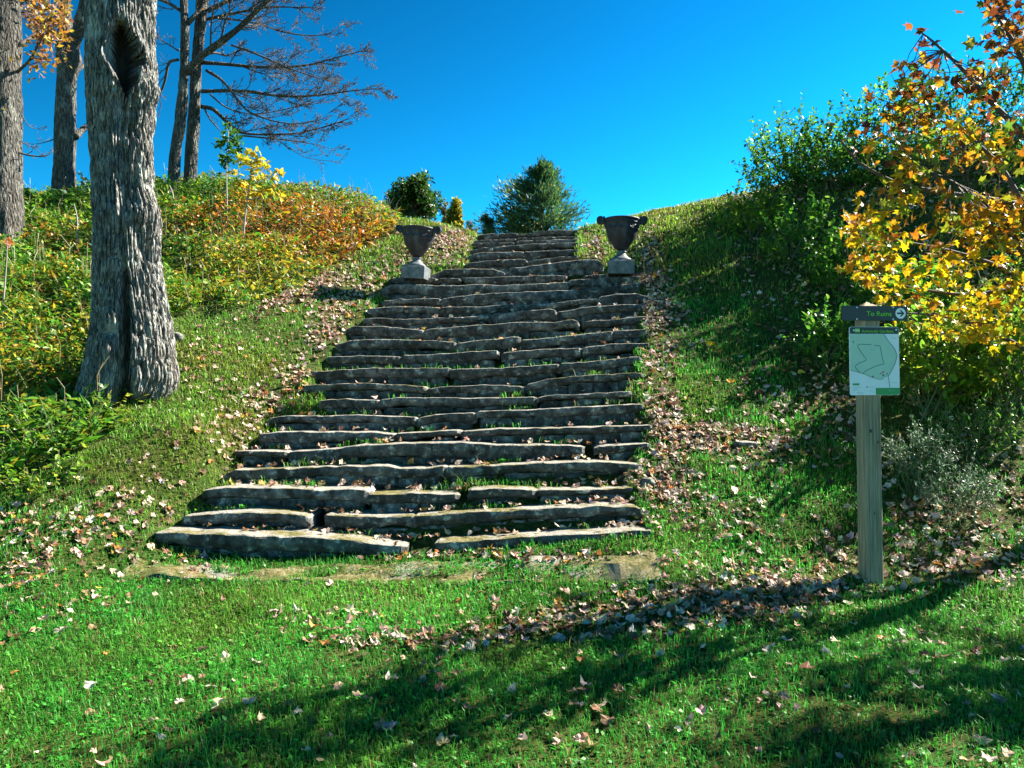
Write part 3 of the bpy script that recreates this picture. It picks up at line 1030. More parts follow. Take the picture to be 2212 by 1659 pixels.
for i in singles:
    o = bpy.data.objects.new('fallen_leaf', single_me[shape_i[i]])
    C.objects.link(o)
    m4 = Matrix(np.block([[RM[i] * SC[i], POS[i][:, None]], [np.zeros((1, 3)), np.ones((1, 1))]]).tolist())
    o.matrix_world = m4
    c = COL[i]
    o.color = (*c, 1)
    look = 'pale tan'
    if c[0] < 0.20: look = 'dark brown'
    elif c[2] < 0.12 and c[0] > 0.36: look = 'orange'
    elif c[0] < 0.36: look = 'mid brown'
    lx, ly = vx[i], vy[i]
    if ly < 1330: where = 'on the sloping lawn left of the slabs' if lx < 900 else 'between the lowest slabs and the signpost'
    elif ly < 1470: where = 'on the lawn just in front of the lowest slabs' if lx < 1400 else 'on the sunny lawn below the signpost'
    else: where = ('in the grass at the bottom left corner' if lx < 740 else 'in the grass at the bottom middle') if lx < 1480 else 'in the grass at the bottom right corner'
    lab = look + ' dry leaf lying alone ' + where
    tag(o, lab, 'leaf', 'single fallen leaves on the lawn')


for vx_, vy_, sz, col_, lab in ((1536, 752, 0.085, (0.60, 0.42, 0.03), 'bright yellow leaf lying on the sunlit right bank'), (1577, 834, 0.075, (0.58, 0.32, 0.03), 'golden leaf lying lower on the right bank'),
                                (1412, 600, 0.075, (0.62, 0.44, 0.03), 'yellow leaf lying just below the right urn'), (640, 680, 0.06, (0.55, 0.2, 0.02), 'orange leaf lying on the left lawn beside the steps')):
    x, y, z = ground_hit(vx_, vy_)
    o = link('fallen_leaf', single_me[2], None, None, (x, y, z + 0.045))
    o.rotation_euler = (0.7, 0.2, vx_)
    o.scale = (sz * 1.3,) * 3
    o.color = (*col_, 1)
    tag(o, lab, 'leaf', 'single fallen leaves on the lawn')

# ------------------------------------------------------------------ low plant bed on the bank beside the steps
def build_bed():
    mb = MB()
    n = 200000
    X = rng.uniform(-11, 0.0, n)
    Y = 4.8 + (15.2 - 4.8) * rng.uniform(size=n) ** 0.9
    Z = H(X, Y)
    vx, vy = P(np.stack([X, Y, Z], -1))
    k = inpoly(vx, vy, BED) & (X > -Y * 0.66 - 1.2)
    # ragged edge
    k &= ~((fbm(np.stack([X * 3, Y * 3, 0 * X + 4], -1), 2) > 0.5) & ~inpoly(vx, vy + 25, BED))
    X, Y, Z, vx, vy = (q[k] for q in (X, Y, Z, vx, vy))
    edge = np.ones(len(X))
    lump = fbm(np.stack([X * 1.9, Y * 1.9, 0 * X + 1], -1), 3) * 0.5 + 0.5
    hgt = 0.07 + 0.36 * np.clip(lump, 0, 1.2) * np.where(inpoly(vx, vy + 45, BED), 1, 0.45)
    keep = rng.uniform(size=len(X)) < np.clip(0.35 + 0.9 * lump, 0, 1) * np.where(Y > 10, 0.75, 1)
    X, Y, Z, vx, vy, hgt, lump = (q[keep] for q in (X, Y, Z, vx, vy, hgt, lump))
    n = len(X)
    pos = np.stack([X, Y, Z + hgt * rng.uniform(size=n) ** 0.55], -1)
    big = fbm(np.stack([X * 0.9, Y * 0.9, 0 * X + 8], -1), 2)
    orange = np.clip(0.8 * blob(vx, vy, 680, 512, 180, 62, 5) + 0.35 * blob(vx, vy, 460, 510, 130, 50, 0) + 0.15 * blob(vx, vy, 150, 560, 120, 60, 0) + 0.08 * big, 0, 0.75)
    yellow = np.clip(0.6 * blob(vx, vy, 800, 530, 110, 70, -10) + 0.45 * blob(vx, vy, 560, 590, 200, 90, -15) + 0.22 * blob(vx, vy, 90, 760, 170, 90, 0) + 0.08 + 0.15 * big, 0.04, 0.8)
    u = rng.uniform(size=n)
    green = pick([(0.08, 0.24, 0.018, 4), (0.14, 0.30, 0.02, 3), (0.045, 0.14, 0.016, 3), (0.25, 0.34, 0.03, 2)], n)
    yel = pick([(0.40, 0.32, 0.02, 3), (0.28, 0.26, 0.025, 3), (0.5, 0.36, 0.03, 1)], n)
    ora = pick([(0.38, 0.13, 0.015, 3), (0.30, 0.09, 0.015, 2), (0.45, 0.22, 0.02, 2), (0.2, 0.1, 0.04, 1)], n)
    c = np.where((u < orange)[:, None], ora, np.where((u < orange + yellow * (1 - orange))[:, None], yel, green))
    Nn = unit(n) * 0.75 + np.array([[0, -0.1, 0.75]])
    size = rng.uniform(0.04, 0.08, n) * np.where(rng.uniform(size=n) < 0.1, 1.7, 1)
    kind = rng.uniform(size=n)
    Rb, rl = rot_from_normal(Nn, rng.uniform(0, 6.3, n)), size
    m1, m2 = kind < 0.5, kind >= 0.5
    scatter(mb, DIAM_V, DIAM_F, pos[m1], Rb[m1], size[m1], c[m1])
    scatter(mb, SLIM_V, SLIM_F, pos[m2], Rb[m2], size[m2] * 1.5, c[m2])
    # upright dry stalks
    for i in rng.choice(n, 420, replace=False):
        h = rng.uniform(0.12, 0.3)
        b = np.array([X[i], Y[i], Z[i]])
        mb.tube([b, b + [rng.normal(0, .03), rng.normal(0, .03), hgt[i] + h * 0.5], b + [rng.normal(0, .05), rng.normal(0, .05), hgt[i] + h]], [0.004, 0.003, 0.002], 3, (0.25, 0.2, 0.11), False)
    o = link('ground_cover', mb.mesh('ground_cover', False), M['leaf'])
    tag(o, 'tangled knee-high bed of green, yellow and rust-orange plants on the bank', 'ground cover', kind='stuff')


build_bed()


# ------------------------------------------------------------------ trunks
def trunk_mesh(cx, cy, z, r, nth, ridge_amp, ridge_f, lump, seed, extra=None, squash=0.95):
    """upright trunk: centre line cx, cy, radius r along z (dense arrays)"""
    nz = len(z)
    th = np.linspace(0, 2 * np.pi, nth, endpoint=False)
    TH, ZZ = np.meshgrid(th, z)
    R = np.broadcast_to(r[:, None], TH.shape).copy()
    ct, st = np.cos(TH), np.sin(TH)
    rm = float(np.median(r))
    wob = 0.5 * vnoise(np.stack([ct * 2, st * 2, ZZ * 1.6 + seed], -1))
    q = np.stack([ct * ridge_f * rm + wob + seed, st * ridge_f * rm + wob, ZZ * ridge_f * 0.11 + seed], -1)
    n1 = vnoise(q)
    n2 = vnoise(q * 2.1 + 9.1)
    ridg = (1 - np.abs(n1)) ** 4 * 1.0 + 0.55 * (1 - np.abs(n2)) ** 3
    R = R * (1 + lump * fbm(np.stack([ct * 1.3 + seed, st * 1.3, ZZ * 1.1], -1), 3)) + ridge_amp * (0.7 - ridg) * np.where(n1 * 0 == 0, 1, 0)
    if extra is not None: R = extra(R, ct, st, ZZ)
    V = np.stack([cx[:, None] + R * ct, cy[:, None] + R * st * squash, ZZ], -1)
    i = np.arange(nz - 1)[:, None] * nth
    j = np.arange(nth)[None]
    F = np.stack([i + j, i + (j + 1) % nth, i + nth + (j + 1) % nth, i + nth + j], -1).reshape(-1, 4)
    return V.reshape(-1, 3), F


def trunk_from_outline(rows, Y, nz, nth, amp, f, lump, seed, ztop=None, extra=None, dip=0.25):
    """rows: (vy, x left, x right) of the silhouette at distance Y"""
    rows = sorted(rows, key=lambda q: -q[0])
    zz = np.array([float(W(0, q[0], Y)[2]) for q in rows])
    xl = np.array([float(W(q[1], q[0], Y)[0]) for q in rows])
    xr = np.array([float(W(q[2], q[0], Y)[0]) for q in rows])
    z = np.linspace(zz[0] - dip, zz[-1] if ztop is None else ztop, nz)
    l, r = np.interp(z, zz, xl), np.interp(z, zz, xr)
    if ztop is not None and ztop > zz[-1]:
        over = np.clip(z - zz[-1], 0, None)
        s = (xl[-1] + xr[-1] - xl[-3] - xr[-3]) / 2 / (zz[-1] - zz[-3] + 1e-6)
        l, r = l + over * (s * 0.5 + 0.012), r + over * (s * 0.5 - 0.012)
    ker = np.ones(9) / 9
    l = np.convolve(np.pad(l, 4, 'edge'), ker, 'valid')
    r = np.convolve(np.pad(r, 4, 'edge'), ker, 'valid')
    cx, rad = (l + r) / 2, (r - l) / 2 - amp * 0.7
    return trunk_mesh(cx, np.full(nz, Y), z, rad, nth, amp, f, lump, seed, extra), cx, rad, z


# the hollow veteran
TY = 7.1
ht_rows = [(900, 166, 320), (880, 172, 345), (850, 178, 375), (820, 186, 384), (800, 190, 383), (750, 197, 377), (700, 203, 370), (650, 204, 358), (600, 203, 349), (550, 204, 342), (500, 203, 344), (470, 203, 345), (430, 201, 336), (400, 200, 331),
           (300, 196, 326), (250, 193, 333), (200, 190, 338), (150, 190, 338), (100, 191, 335), (50, 188, 332), (0, 187, 333), (-120, 186, 332)]


def vz(vy, Y): return float(W(0, vy, Y)[2])
def vxm(vx, Y): return float(W(vx, 800, Y)[0])


HOLE = {}


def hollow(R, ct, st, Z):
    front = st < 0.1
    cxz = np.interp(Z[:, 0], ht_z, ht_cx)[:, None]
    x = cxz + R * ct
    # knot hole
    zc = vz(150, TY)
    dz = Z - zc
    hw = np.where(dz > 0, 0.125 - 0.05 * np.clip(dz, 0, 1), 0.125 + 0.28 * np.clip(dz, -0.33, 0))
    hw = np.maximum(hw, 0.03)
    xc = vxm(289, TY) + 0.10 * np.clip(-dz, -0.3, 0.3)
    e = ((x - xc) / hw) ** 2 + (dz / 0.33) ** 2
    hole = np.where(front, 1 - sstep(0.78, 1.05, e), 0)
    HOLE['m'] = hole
    lip = np.where(front, np.exp(-((e - 1.35) / 0.45) ** 2), 0) * (0.8 + 0.5 * vnoise(np.stack([x * 20, 0 * x, Z * 12], -1)))
    R = R + 0.04 * lip - 0.36 * hole * np.clip(R / 0.3, 0, 1)
    R = np.maximum(R, 0.03)
    # seam running down from the hole
    for pts, w, d in (([(205, 292), (330, 286), (430, 296), (480, 302)], 0.045, 0.055), ([(480, 312), (560, 328), (600, 325)], 0.03, 0.04)):
        zz = np.array([vz(p[0], TY) for p in pts])[::-1]
        xx = np.array([vxm(p[1], TY) for p in pts])[::-1]
        xs = np.interp(Z, zz, xx)
        m = sstep(zz[0] - 0.05, zz[0] + 0.08, Z) * sstep(zz[-1] + 0.05, zz[-1] - 0.08, Z)
        R = R - np.where(front, d * m * np.exp(-((x - xs) / w) ** 2), 0)
    # cleft that parts the two feet
    zz = np.array([vz(q, TY) for q in (900, 820, 700, 600, 560)])
    xs = np.interp(Z, zz, np.array([vxm(q, TY) for q in (306, 304, 303, 298, 292)]))
    dep = np.interp(Z, zz, np.array([0.34, 0.30, 0.22, 0.12, 0.0]))
    wid = np.interp(Z, zz, np.array([0.075, 0.06, 0.045, 0.03, 0.02]))
    R = R - np.where(front, dep * np.exp(-((x - xs) / wid) ** 4), 0)
    # knobs and burls
    for vx_, vy_, s, a in ((318, 462, 0.10, 0.05), (268, 480, 0.09, 0.035), (262, 195, 0.12, 0.04), (330, 200, 0.10, 0.04), (283, 690, 0.06, 0.05), (280, 760, 0.07, 0.04), (300, 330, 0.07, 0.02), (255, 540, 0.10, 0.02)):
        R = R + np.where(front, a * np.exp(-((x - vxm(vx_, TY)) ** 2 + ((Z - vz(vy_, TY)) * 0.8) ** 2) / s ** 2), 0)
    # root flare, the near foot reaching further down the slope
    zb = vz(880, TY)
    fl = np.exp(-np.clip(Z - zb, 0, None) / 0.22)
    lobes = 0.5 + 0.5 * np.cos(np.arctan2(st, ct) * 5 + 0.6)
    R = R + 0.07 * fl * lobes
    return np.maximum(R, 0.02)


_rows = sorted(ht_rows, key=lambda q: -q[0])
ht_z = np.array([vz(q[0], TY) for q in _rows])
ht_cx = np.array([(float(W(q[1], q[0], TY)[0]) + float(W(q[2], q[0], TY)[0])) / 2 for q in _rows])
(Vt, Ft), cx, rad, zt = trunk_from_outline(ht_rows, TY, 620, 360, 0.036, 40, 0.03, 3.0, vz(-330, TY), hollow, 0.35)
t0 = np.array([vxm(270, TY), TY, H(vxm(270, TY), TY)])
tree = thing('hollow_tree', 'massive grey furrowed tree trunk with a dark knot hole and split base', 'tree', t0)
trunk_o = link('trunk', make_mesh('trunk', Vt - t0, [Ft]), M['bark_grey'], tree)
M['hollow_shade'] = plain('shaded_hollow_wood', (0.022, 0.017, 0.013), 0.9, vary=0.5, scale=15, bumpd=0.01)  # near-black wood colour paints in the cavity's shade
trunk_o.data.materials.append(M['hollow_shade'])
shade_faces = (HOLE['m'].ravel()[Ft].mean(1) > 0.35).astype(np.int32)
trunk_o.data.polygons.foreach_set('material_index', shade_faces)
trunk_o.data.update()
mb = MB()
topc = np.array([cx[-1], TY, zt[-1]])
limb_objs = []
for a, b, r in (((-1.0, 0.5, 1.8), (-2.2, 0.8, 3.6), 0.16), ((0.7, -0.3, 2.0), (1.6, 0.2, 4.2), 0.15), ((0.1, 0.9, 1.9), (0.2, 2.0, 4.0), 0.13)):
    m2 = MB()
    m2.tube([topc - [0, 0, 0.3], topc + np.array(a) * 0.4, topc + np.array(a), topc + np.array(b)], [0.2, r, r * 0.8, r * 0.35], 10)
    link('limb', local(m2, t0).mesh('limb'), M['bark_grey'], tree)


# ------------------------------------------------------------------ twigs
def wander(p0, d0, length, n, r, up=0.0, jit=0.25):
    pts = [np.array(p0, float)]
    d = np.array(d0, float)
    d /= np.linalg.norm(d)
    for _ in range(n):
        d = d + jit * r.standard_normal(3) * np.array([1, 1, 0.8]) + np.array([0, 0, up])
        d /= np.linalg.norm(d)
        pts.append(pts[-1] + d * length / n)
    return np.array(pts)


def spray(mb, pts, r0, r1, r, lev=2, bias=(0, 0, 0), count=6, frac=0.45, n=4, tips=None, start=0.2):
    """side twigs along a limb"""
    pts = np.asarray(pts, float)
    seg = np.r_[0, np.cumsum(np.linalg.norm(np.diff(pts, axis=0), axis=1))]
    L = seg[-1]
    for q in range(count):
        s = L * (start + (0.98 - start) * (q + r.uniform(0, 1)) / count)
        p = np.array([np.interp(s, seg, pts[:, i]) for i in range(3)])
        p2 = np.array([np.interp(min(s + 0.05 * L, L), seg, pts[:, i]) for i in range(3)])
        t = p2 - p
        t = t / (np.linalg.norm(t) + 1e-9)
        side = np.cross(t, r.standard_normal(3))
        side /= np.linalg.norm(side) + 1e-9
        d = t * 0.9 + side * r.uniform(0.4, 0.9) + np.array(bias)
        ln = L * frac * r.uniform(0.6, 1.15) * (1 - 0.45 * s / L)
        rr = max((r0 + (r1 - r0) * s / L) * 0.55, 0.003)
        tw = wander(p, d, ln, 5, r, 0.03, 0.22)
        mb.tube(tw, np.linspace(rr, max(rr * 0.4, 0.0032), len(tw)), n if lev > 1 else 3, None, False)
        if tips is not None: tips.append(tw[-1]); tips.append(tw[3])
        if lev > 1: spray(mb, tw, rr, rr * 0.4, r, lev - 1, bias, max(3, int(count * 0.75)), 0.5, 3, tips)


def limb_pts(path, Y0, Y1):
    """path in picture measure with depth running from Y0 to Y1, smoothed"""
    path = np.asarray(path, float)
    Yd = np.linspace(Y0, Y1, len(path))
    p = W(path[:, 0], path[:, 1], Yd)
    t = np.linspace(0, len(path) - 1, (len(path) - 1) * 4 + 1)
    i = np.arange(len(path))
    out = np.stack([np.interp(t, i, p[:, k]) for k in range(3)], -1)
    for _ in range(2): out[1:-1] = 0.25 * out[:-2] + 0.5 * out[1:-1] + 0.25 * out[2:]
    return out


def R1(pts): return [S2V((x / 1.3825, y / 1.3825)) for x, y in pts]


def far_tree(name, label, rows, Y, ztop_v, limbs, seed, twig_bias=(0, 0, 0.05), leafpal=None, leaf_n=0, bark='bark_far', nth=56, nz=260, leaf_size=(0.05, 0.09), amp=0.018, leaf_filter=None):
    r = np.random.default_rng(seed)
    (V, F), cx, rad, z = trunk_from_outline(rows, Y, nz, nth, amp, 20, 0.05, seed * 1.7, vz(ztop_v, Y), None, 0.5)
    bx = float(cx[0])
    t = thing(name, label, 'tree', (bx, Y, float(H(bx, Y))))
    o = np.array(t.location)
    link('trunk', make_mesh('trunk', V - o, [F]), M[bark], t)
    tw, tips = MB(), []
    for path, r0, r1, dY, cnt, frac, lev in limbs:
        pts = limb_pts(path, Y, Y + dY)
        m2 = MB()
        m2.tube(pts, np.linspace(r0, r1, len(pts)) * 0.55 * (1 + 0.06 * r.standard_normal(len(pts))), 7)
        link('limb', local(m2, o).mesh('limb'), M[bark] if r0 > 0.05 else M['twig'], t)
        if cnt: spray(tw, pts, r0 * 0.36, r1 * 0.6, r, lev, twig_bias, int(cnt * 1.25), frac, 4, tips, 0.12)
    if tw.n: tag(link('twigs', local(tw, o).mesh('twigs'), M['twig'], t), kind='stuff')
    if leafpal and tips:
        tips = np.array(tips)
        n = leaf_n
        p = tips[r.integers(0, len(tips), n)] + r.normal(0, 0.09, (n, 3))
        if leaf_filter is not None:
            k = leaf_filter(*P(p))
            p = p[k]
            n = len(p)
        lm = MB()
        scatter(lm, DIAM_V, DIAM_F, p - o, rot_from_normal(unit(n, r), r.uniform(0, 6.3, n)), r.uniform(*leaf_size, n), pick(leafpal, n, r))
        if lm.n: tag(link('crown', lm.mesh('crown', False), M['leaf'], t), kind='stuff')
    return t


ORANGE_L = [(0.42, 0.2, 0.02, 3), (0.30, 0.11, 0.02, 2), (0.48, 0.33, 0.03, 2), (0.2, 0.1, 0.05, 2)]
far_tree('lichened_tree', 'lichen-patched grey tree trunk with golden leaves at the picture edge', [(545, -48, 52), (500, -44, 49), (420, -40, 46), (350, -42, 44), (300, -36, 42), (240, -38, 44), (150, -36, 43), (60, -30, 42), (0, -26, 40)], 11.0, -420,
         [(R1([(100, 250), (200, 190), (300, 60), (330, -40)]), 0.05, 0.02, 0.8, 7, 0.5, 2), (R1([(95, 400), (170, 330), (240, 200), (250, 100)]), 0.04, 0.012, -0.5, 7, 0.5, 2), (R1([(90, 840), (160, 860), (250, 868), (295, 830)]), 0.03, 0.008, 0.2, 5, 0.4, 2),
          (R1([(90, 770), (150, 800), (200, 825), (250, 870)]), 0.018, 0.006, 0.3, 4, 0.4, 2), (R1([(60, 80), (110, 0), (160, -120)]), 0.07, 0.03, 0.6, 6, 0.6, 2), (R1([(100, 600), (150, 690), (180, 710), (260, 720)]), 0.015, 0.005, 0.3, 4, 0.5, 2)],
         21, leafpal=ORANGE_L, leaf_n=1500, bark='bark_far', leaf_size=(0.06, 0.11), leaf_filter=lambda a, b: (b < 235) & (a < 150))
far_tree('forked_tree', 'rough brown-grey tree with a forking limb behind the hollow trunk', [(450, 106, 170), (430, 110, 164), (400, 112, 164), (350, 115, 162), (300, 117, 164), (270, 118, 165), (220, 120, 163), (170, 124, 166), (130, 124, 178), (100, 122, 170), (50, 128, 156), (0, 130, 152)], 13.4, -420,
         [(R1([(400, 270), (430, 180), (450, 90), (490, -60), (520, -200)]), 0.21, 0.12, -0.3, 5, 0.5, 2), (R1([(415, 760), (450, 720), (490, 690), (540, 640)]), 0.11, 0.06, 0.5, 4, 0.5, 2), (R1([(330, 230), (260, 150), (180, 60), (120, -30)]), 0.07, 0.03, 0.4, 8, 0.5, 2),
          (R1([(420, 400), (450, 375), (490, 340)]), 0.06, 0.04, 0.5, 3, 0.5, 2), (R1([(300, 770), (240, 790), (170, 800)]), 0.02, 0.006, 0.2, 4, 0.5, 2)],
         22, leafpal=ORANGE_L, leaf_n=500, leaf_filter=lambda a, b: (b < 200) & (a < 150))
far_tree('leaning_tree', 'slender grey tree leaning right with a long bare limb, first of two on the crest', [(430, 356, 388), (400, 360, 388), (330, 366, 391), (254, 377, 404), (200, 383, 407), (156, 388, 408), (100, 388, 410), (59, 389, 410), (0, 388, 406)], 13.8, -420,
         [(R1([(1030, 400), (1100, 320), (1210, 240), (1330, 150), (1480, 0), (1640, -160)]), 0.13, 0.06, -0.5, 9, 0.42, 3), (R1([(1000, 60), (940, 20), (860, -10), (780, -60)]), 0.06, 0.03, 0.5, 7, 0.5, 2), (R1([(985, 330), (930, 340), (915, 440), (890, 510), (840, 560)]), 0.05, 0.035, 0.6, 6, 0.6, 2),
          (R1([(985, 280), (920, 240), (860, 200)]), 0.03, 0.012, 0.3, 6, 0.6, 2), (R1([(1040, 130), (1120, 40), (1200, -60)]), 0.08, 0.04, 0.3, 6, 0.5, 2)],
         23, leafpal=[(0.26, 0.14, 0.06, 2), (0.35, 0.2, 0.08, 2), (0.2, 0.1, 0.06, 1)], leaf_n=240, leaf_filter=lambda a, b: (a < 500) & (b < 230))
BR = (0.16, 0, 0.03)
far_tree('spreading_tree', 'grey tree on the crest whose bare twigs fan out against the sky', [(425, 390, 428), (410, 394, 424), (340, 399, 427), (290, 402, 430), (234, 406, 433), (180, 410, 435), (137, 412, 437), (90, 416, 441), (51, 420, 446), (0, 424, 450)], 14.1, -420,
         [(R1([(1115, 345), (1250, 355), (1450, 375), (1700, 365), (1850, 320), (2050, 270)]), 0.07, 0.012, 0.6, 14, 0.26, 3), (R1([(1115, 505), (1350, 500), (1550, 535), (1750, 530), (1950, 500), (2120, 490)]), 0.065, 0.01, -0.4, 14, 0.26, 3),
          (R1([(1110, 590), (1180, 600), (1240, 660), (1330, 740), (1480, 745), (1650, 740), (1800, 700), (1950, 650)]), 0.075, 0.01, 0.3, 13, 0.24, 3), (R1([(1140, 390), (1230, 440), (1320, 560), (1370, 620), (1500, 670), (1640, 690), (1800, 655)]), 0.05, 0.008, -0.6, 11, 0.26, 3),
          (R1([(1330, 750), (1550, 770), (1700, 790), (1850, 825)]), 0.03, 0.006, 0.4, 9, 0.3, 3), (R1([(1130, 110), (1300, 70), (1500, 35), (1800, 45)]), 0.06, 0.012, 0.4, 12, 0.3, 3), (R1([(1280, 250), (1400, 290), (1600, 380), (1750, 430), (1950, 480)]), 0.04, 0.008, -0.3, 11, 0.28, 3),
          (R1([(1500, 745), (1600, 820), (1700, 880), (1900, 895)]), 0.02, 0.005, 0.2, 7, 0.3, 2), (R1([(1160, 520), (1250, 600), (1400, 640), (1700, 580), (1900, 500)]), 0.03, 0.006, 0.5, 9, 0.28, 3), (R1([(1130, 600), (1160, 660), (1210, 715)]), 0.03, 0.02, 0.2, 3, 0.5, 2),
          (R1([(1150, 60), (1300, -20), (1500, -100), (1700, -160)]), 0.07, 0.02, -0.4, 12, 0.35, 3), (R1([(1200, 100), (1400, 120), (1600, 190), (1800, 200), (1900, 130)]), 0.035, 0.007, 0.7, 10, 0.28, 3)],
         24, BR, leafpal=[(0.30, 0.17, 0.08, 2), (0.36, 0.2, 0.1, 1)], leaf_n=140, leaf_filter=lambda a, b: (a < 490) & (b < 190))


# ------------------------------------------------------------------ small trees and plants
def sapling(name, label, base_v, Y, stem_v, clusters, pal, size, seed, shape=(DIAM_V, DIAM_F), cat='sapling', r0=0.016, mat='leaf', per=26):
    r = np.random.default_rng(seed)
    bp = W(base_v[0], base_v[1], Y)
    gz = float(H(bp[0], Y))
    o = np.array([bp[0], Y, gz])
    t = thing(name, label, cat, o)
    path = limb_pts([base_v] + list(stem_v), Y, Y)
    path[0, 2] = gz - 0.05
    m = MB()
    m.tube(path, np.linspace(r0, r0 * 0.35, len(path)), 6)
    link('trunk', local(m, o).mesh('trunk'), M['twig_pale'], t)
    tw, lm = MB(), MB()
    for vx_, vy_, rv in clusters:
        c = W(vx_, vy_, Y + r.uniform(-0.25, 0.25))
        j = np.argmin(np.linalg.norm(path - c, axis=1) + 0.5 * np.clip(path[:, 2] - c[2] + 0.08, 0, 9))
        tw.tube([path[j], path[j] * 0.5 + c * 0.5 + [0, 0, -0.03], c], [r0 * 0.35, r0 * 0.25, r0 * 0.12], 4, None, False)
        n = per
        rr = rv / FV * Y
        p = c + unit(n, r) * rr * r.uniform(0.2, 1, (n, 1)) ** 0.6 * np.array([[1, 1, 0.8]])
        Nn = unit(n, r) * 0.7 + np.array([[0.2, 0.0, 0.6]])
        scatter(lm, *shape, p - o, rot_from_normal(Nn, r.uniform(0, 6.3, n)), r.uniform(*size, n), pick(pal, n, r))
    if tw.n: link('branch', local(tw, o).mesh('branch'), M['twig_pale'], t)
    if lm.n: tag(link('crown', lm.mesh('crown', False), M[mat], t), kind='stuff')
    return t


YEL = [(0.55, 0.44, 0.02, 3), (0.46, 0.40, 0.03, 2), (0.58, 0.36, 0.02, 1), (0.30, 0.34, 0.03, 1.2)]
GRN = [(0.05, 0.16, 0.015, 3), (0.09, 0.20, 0.02, 2), (0.03, 0.09, 0.012, 2)]
sapling('sapling', 'thin sapling with a tuft of green leaves on the left bank', (492, 500), 11.9, [(490, 440), (489, 380), (490, 330), (494, 285)],
        [(494, 275, 14), (505, 290, 14), (488, 300, 14), (512, 305, 12), (500, 322, 12), (474, 312, 10), (520, 322, 10), (498, 345, 10), (488, 342, 10), (510, 335, 10), (485, 355, 8)], GRN, (0.06, 0.12), 31, (OVAL_V, OVAL_F), per=22)
sapling('sapling', 'thin sapling crowned with bright yellow leaves on the left bank', (524, 532), 11.2, [(528, 480), (534, 430), (540, 390), (545, 350)],
        [(545, 335, 16), (562, 345, 14), (530, 348, 12), (555, 365, 15), (575, 360, 12), (545, 375, 13), (592, 378, 10), (604, 375, 6), (570, 385, 10), (545, 405, 16), (525, 400, 12), (570, 405, 14), (588, 412, 11), (600, 422, 8), (512, 395, 8), (530, 420, 10), (558, 422, 10), (508, 375, 8), (520, 345, 7)], YEL, (0.07, 0.13), 32, (OVAL_V, OVAL_F), per=15)
sapling('sapling', 'bare whip of a sapling below the leaning twin trees', (376, 478), 12.2, [(376, 450), (374, 420), (366, 400)], [(384, 425, 6), (366, 410, 5)], [(0.2, 0.1, 0.05, 1)], (0.03, 0.05), 33, r0=0.02, per=4)
sapling('sapling', 'dark bare sapling stem between the hollow tree and the forked tree', (166, 545), 10.9, [(167, 500), (167, 470), (160, 440)], [(150, 470, 5), (172, 478, 4), (168, 490, 4)], [(0.45, 0.3, 0.03, 1)], (0.04, 0.07), 34, r0=0.016, per=5)
sapling('sapling', 'pale bare stem rising from the plant bed near the left picture edge', (3, 712), 8.4, [(8, 640), (14, 570), (16, 520)], [(16, 520, 8), (24, 525, 8)], [(0.45, 0.12, 0.04, 1)], (0.05, 0.08), 35, r0=0.012, per=5)
sapling('sapling', 'short pale whip standing in front of the lichened trunk', (33, 600), 9.9, [(31, 560), (30, 530)], [(22, 528, 7)], [(0.5, 0.14, 0.05, 1)], (0.05, 0.08), 36, r0=0.012, per=6)
sapling('sapling', 'young tree of pale leaves growing behind the hollow trunk', (186, 455), 13.0, [(184, 430), (180, 400), (176, 370)], [(178, 380, 10), (184, 392, 10), (180, 410, 9), (188, 420, 8)], [(0.2, 0.26, 0.04, 2), (0.36, 0.34, 0.05, 1)], (0.05, 0.09), 37, (OVAL_V, OVAL_F), r0=0.014, per=14)


# weeds standing on the crest against the sky
def weed(name, label, vx_, vy_, Y, h, seed, pal, n=40, size=(0.03, 0.06), spread=0.05, group=None, stems=3, shape=(SLIM_V, SLIM_F), cat='weed', z0=None):
    r = np.random.default_rng(seed)
    x = float(W(vx_, vy_, Y)[0])
    gz = float(H(x, Y)) if z0 is None else z0
    o = np.array([x, Y, gz])
    t = thing(name, label, cat, o, group)
    st, lm = MB(), MB()
    for q in range(stems):
        d = np.array([r.normal(0, .2), r.normal(0, .2), 1])
        p = wander(np.array([r.normal(0, spread), r.normal(0, spread), -0.03]), d, h * r.uniform(.7, 1.1), 5, r, 0.1, 0.12)
        st.tube(p, np.linspace(0.005, 0.002, len(p)), 4, None, False)
        m = n // stems
        s = r.uniform(0.15, 1.0, m)
        pp = np.stack([np.interp(s * 5, np.arange(6), p[:, i]) for i in range(3)], -1)
        out = unit(m, r)
        out[:, 2] = np.abs(out[:, 2]) * 0.6 + 0.1
        Nn = np.cross(out, unit(m, r))
        Rm = np.stack([out / np.linalg.norm(out, axis=1, keepdims=True)] * 3, -1)
        ex = out / np.linalg.norm(out, axis=1, keepdims=True)
        ez = Nn / (np.linalg.norm(Nn, axis=1, keepdims=True) + 1e-9)
        ez = np.where(ez[:, 2:3] < 0, -ez, ez)
        ey = np.cross(ez, ex)
        Rm = np.stack([ex, ey, ez], -1)
        scatter(lm, *shape, pp, Rm, r.uniform(*size, m), pick(pal, m, r))
    tag(link('stems', st.mesh('stems'), M['twig_green'], t), kind='stuff')
    tag(link('leaves', lm.mesh('leaves', False), M['leaf'], t), kind='stuff')
    return t


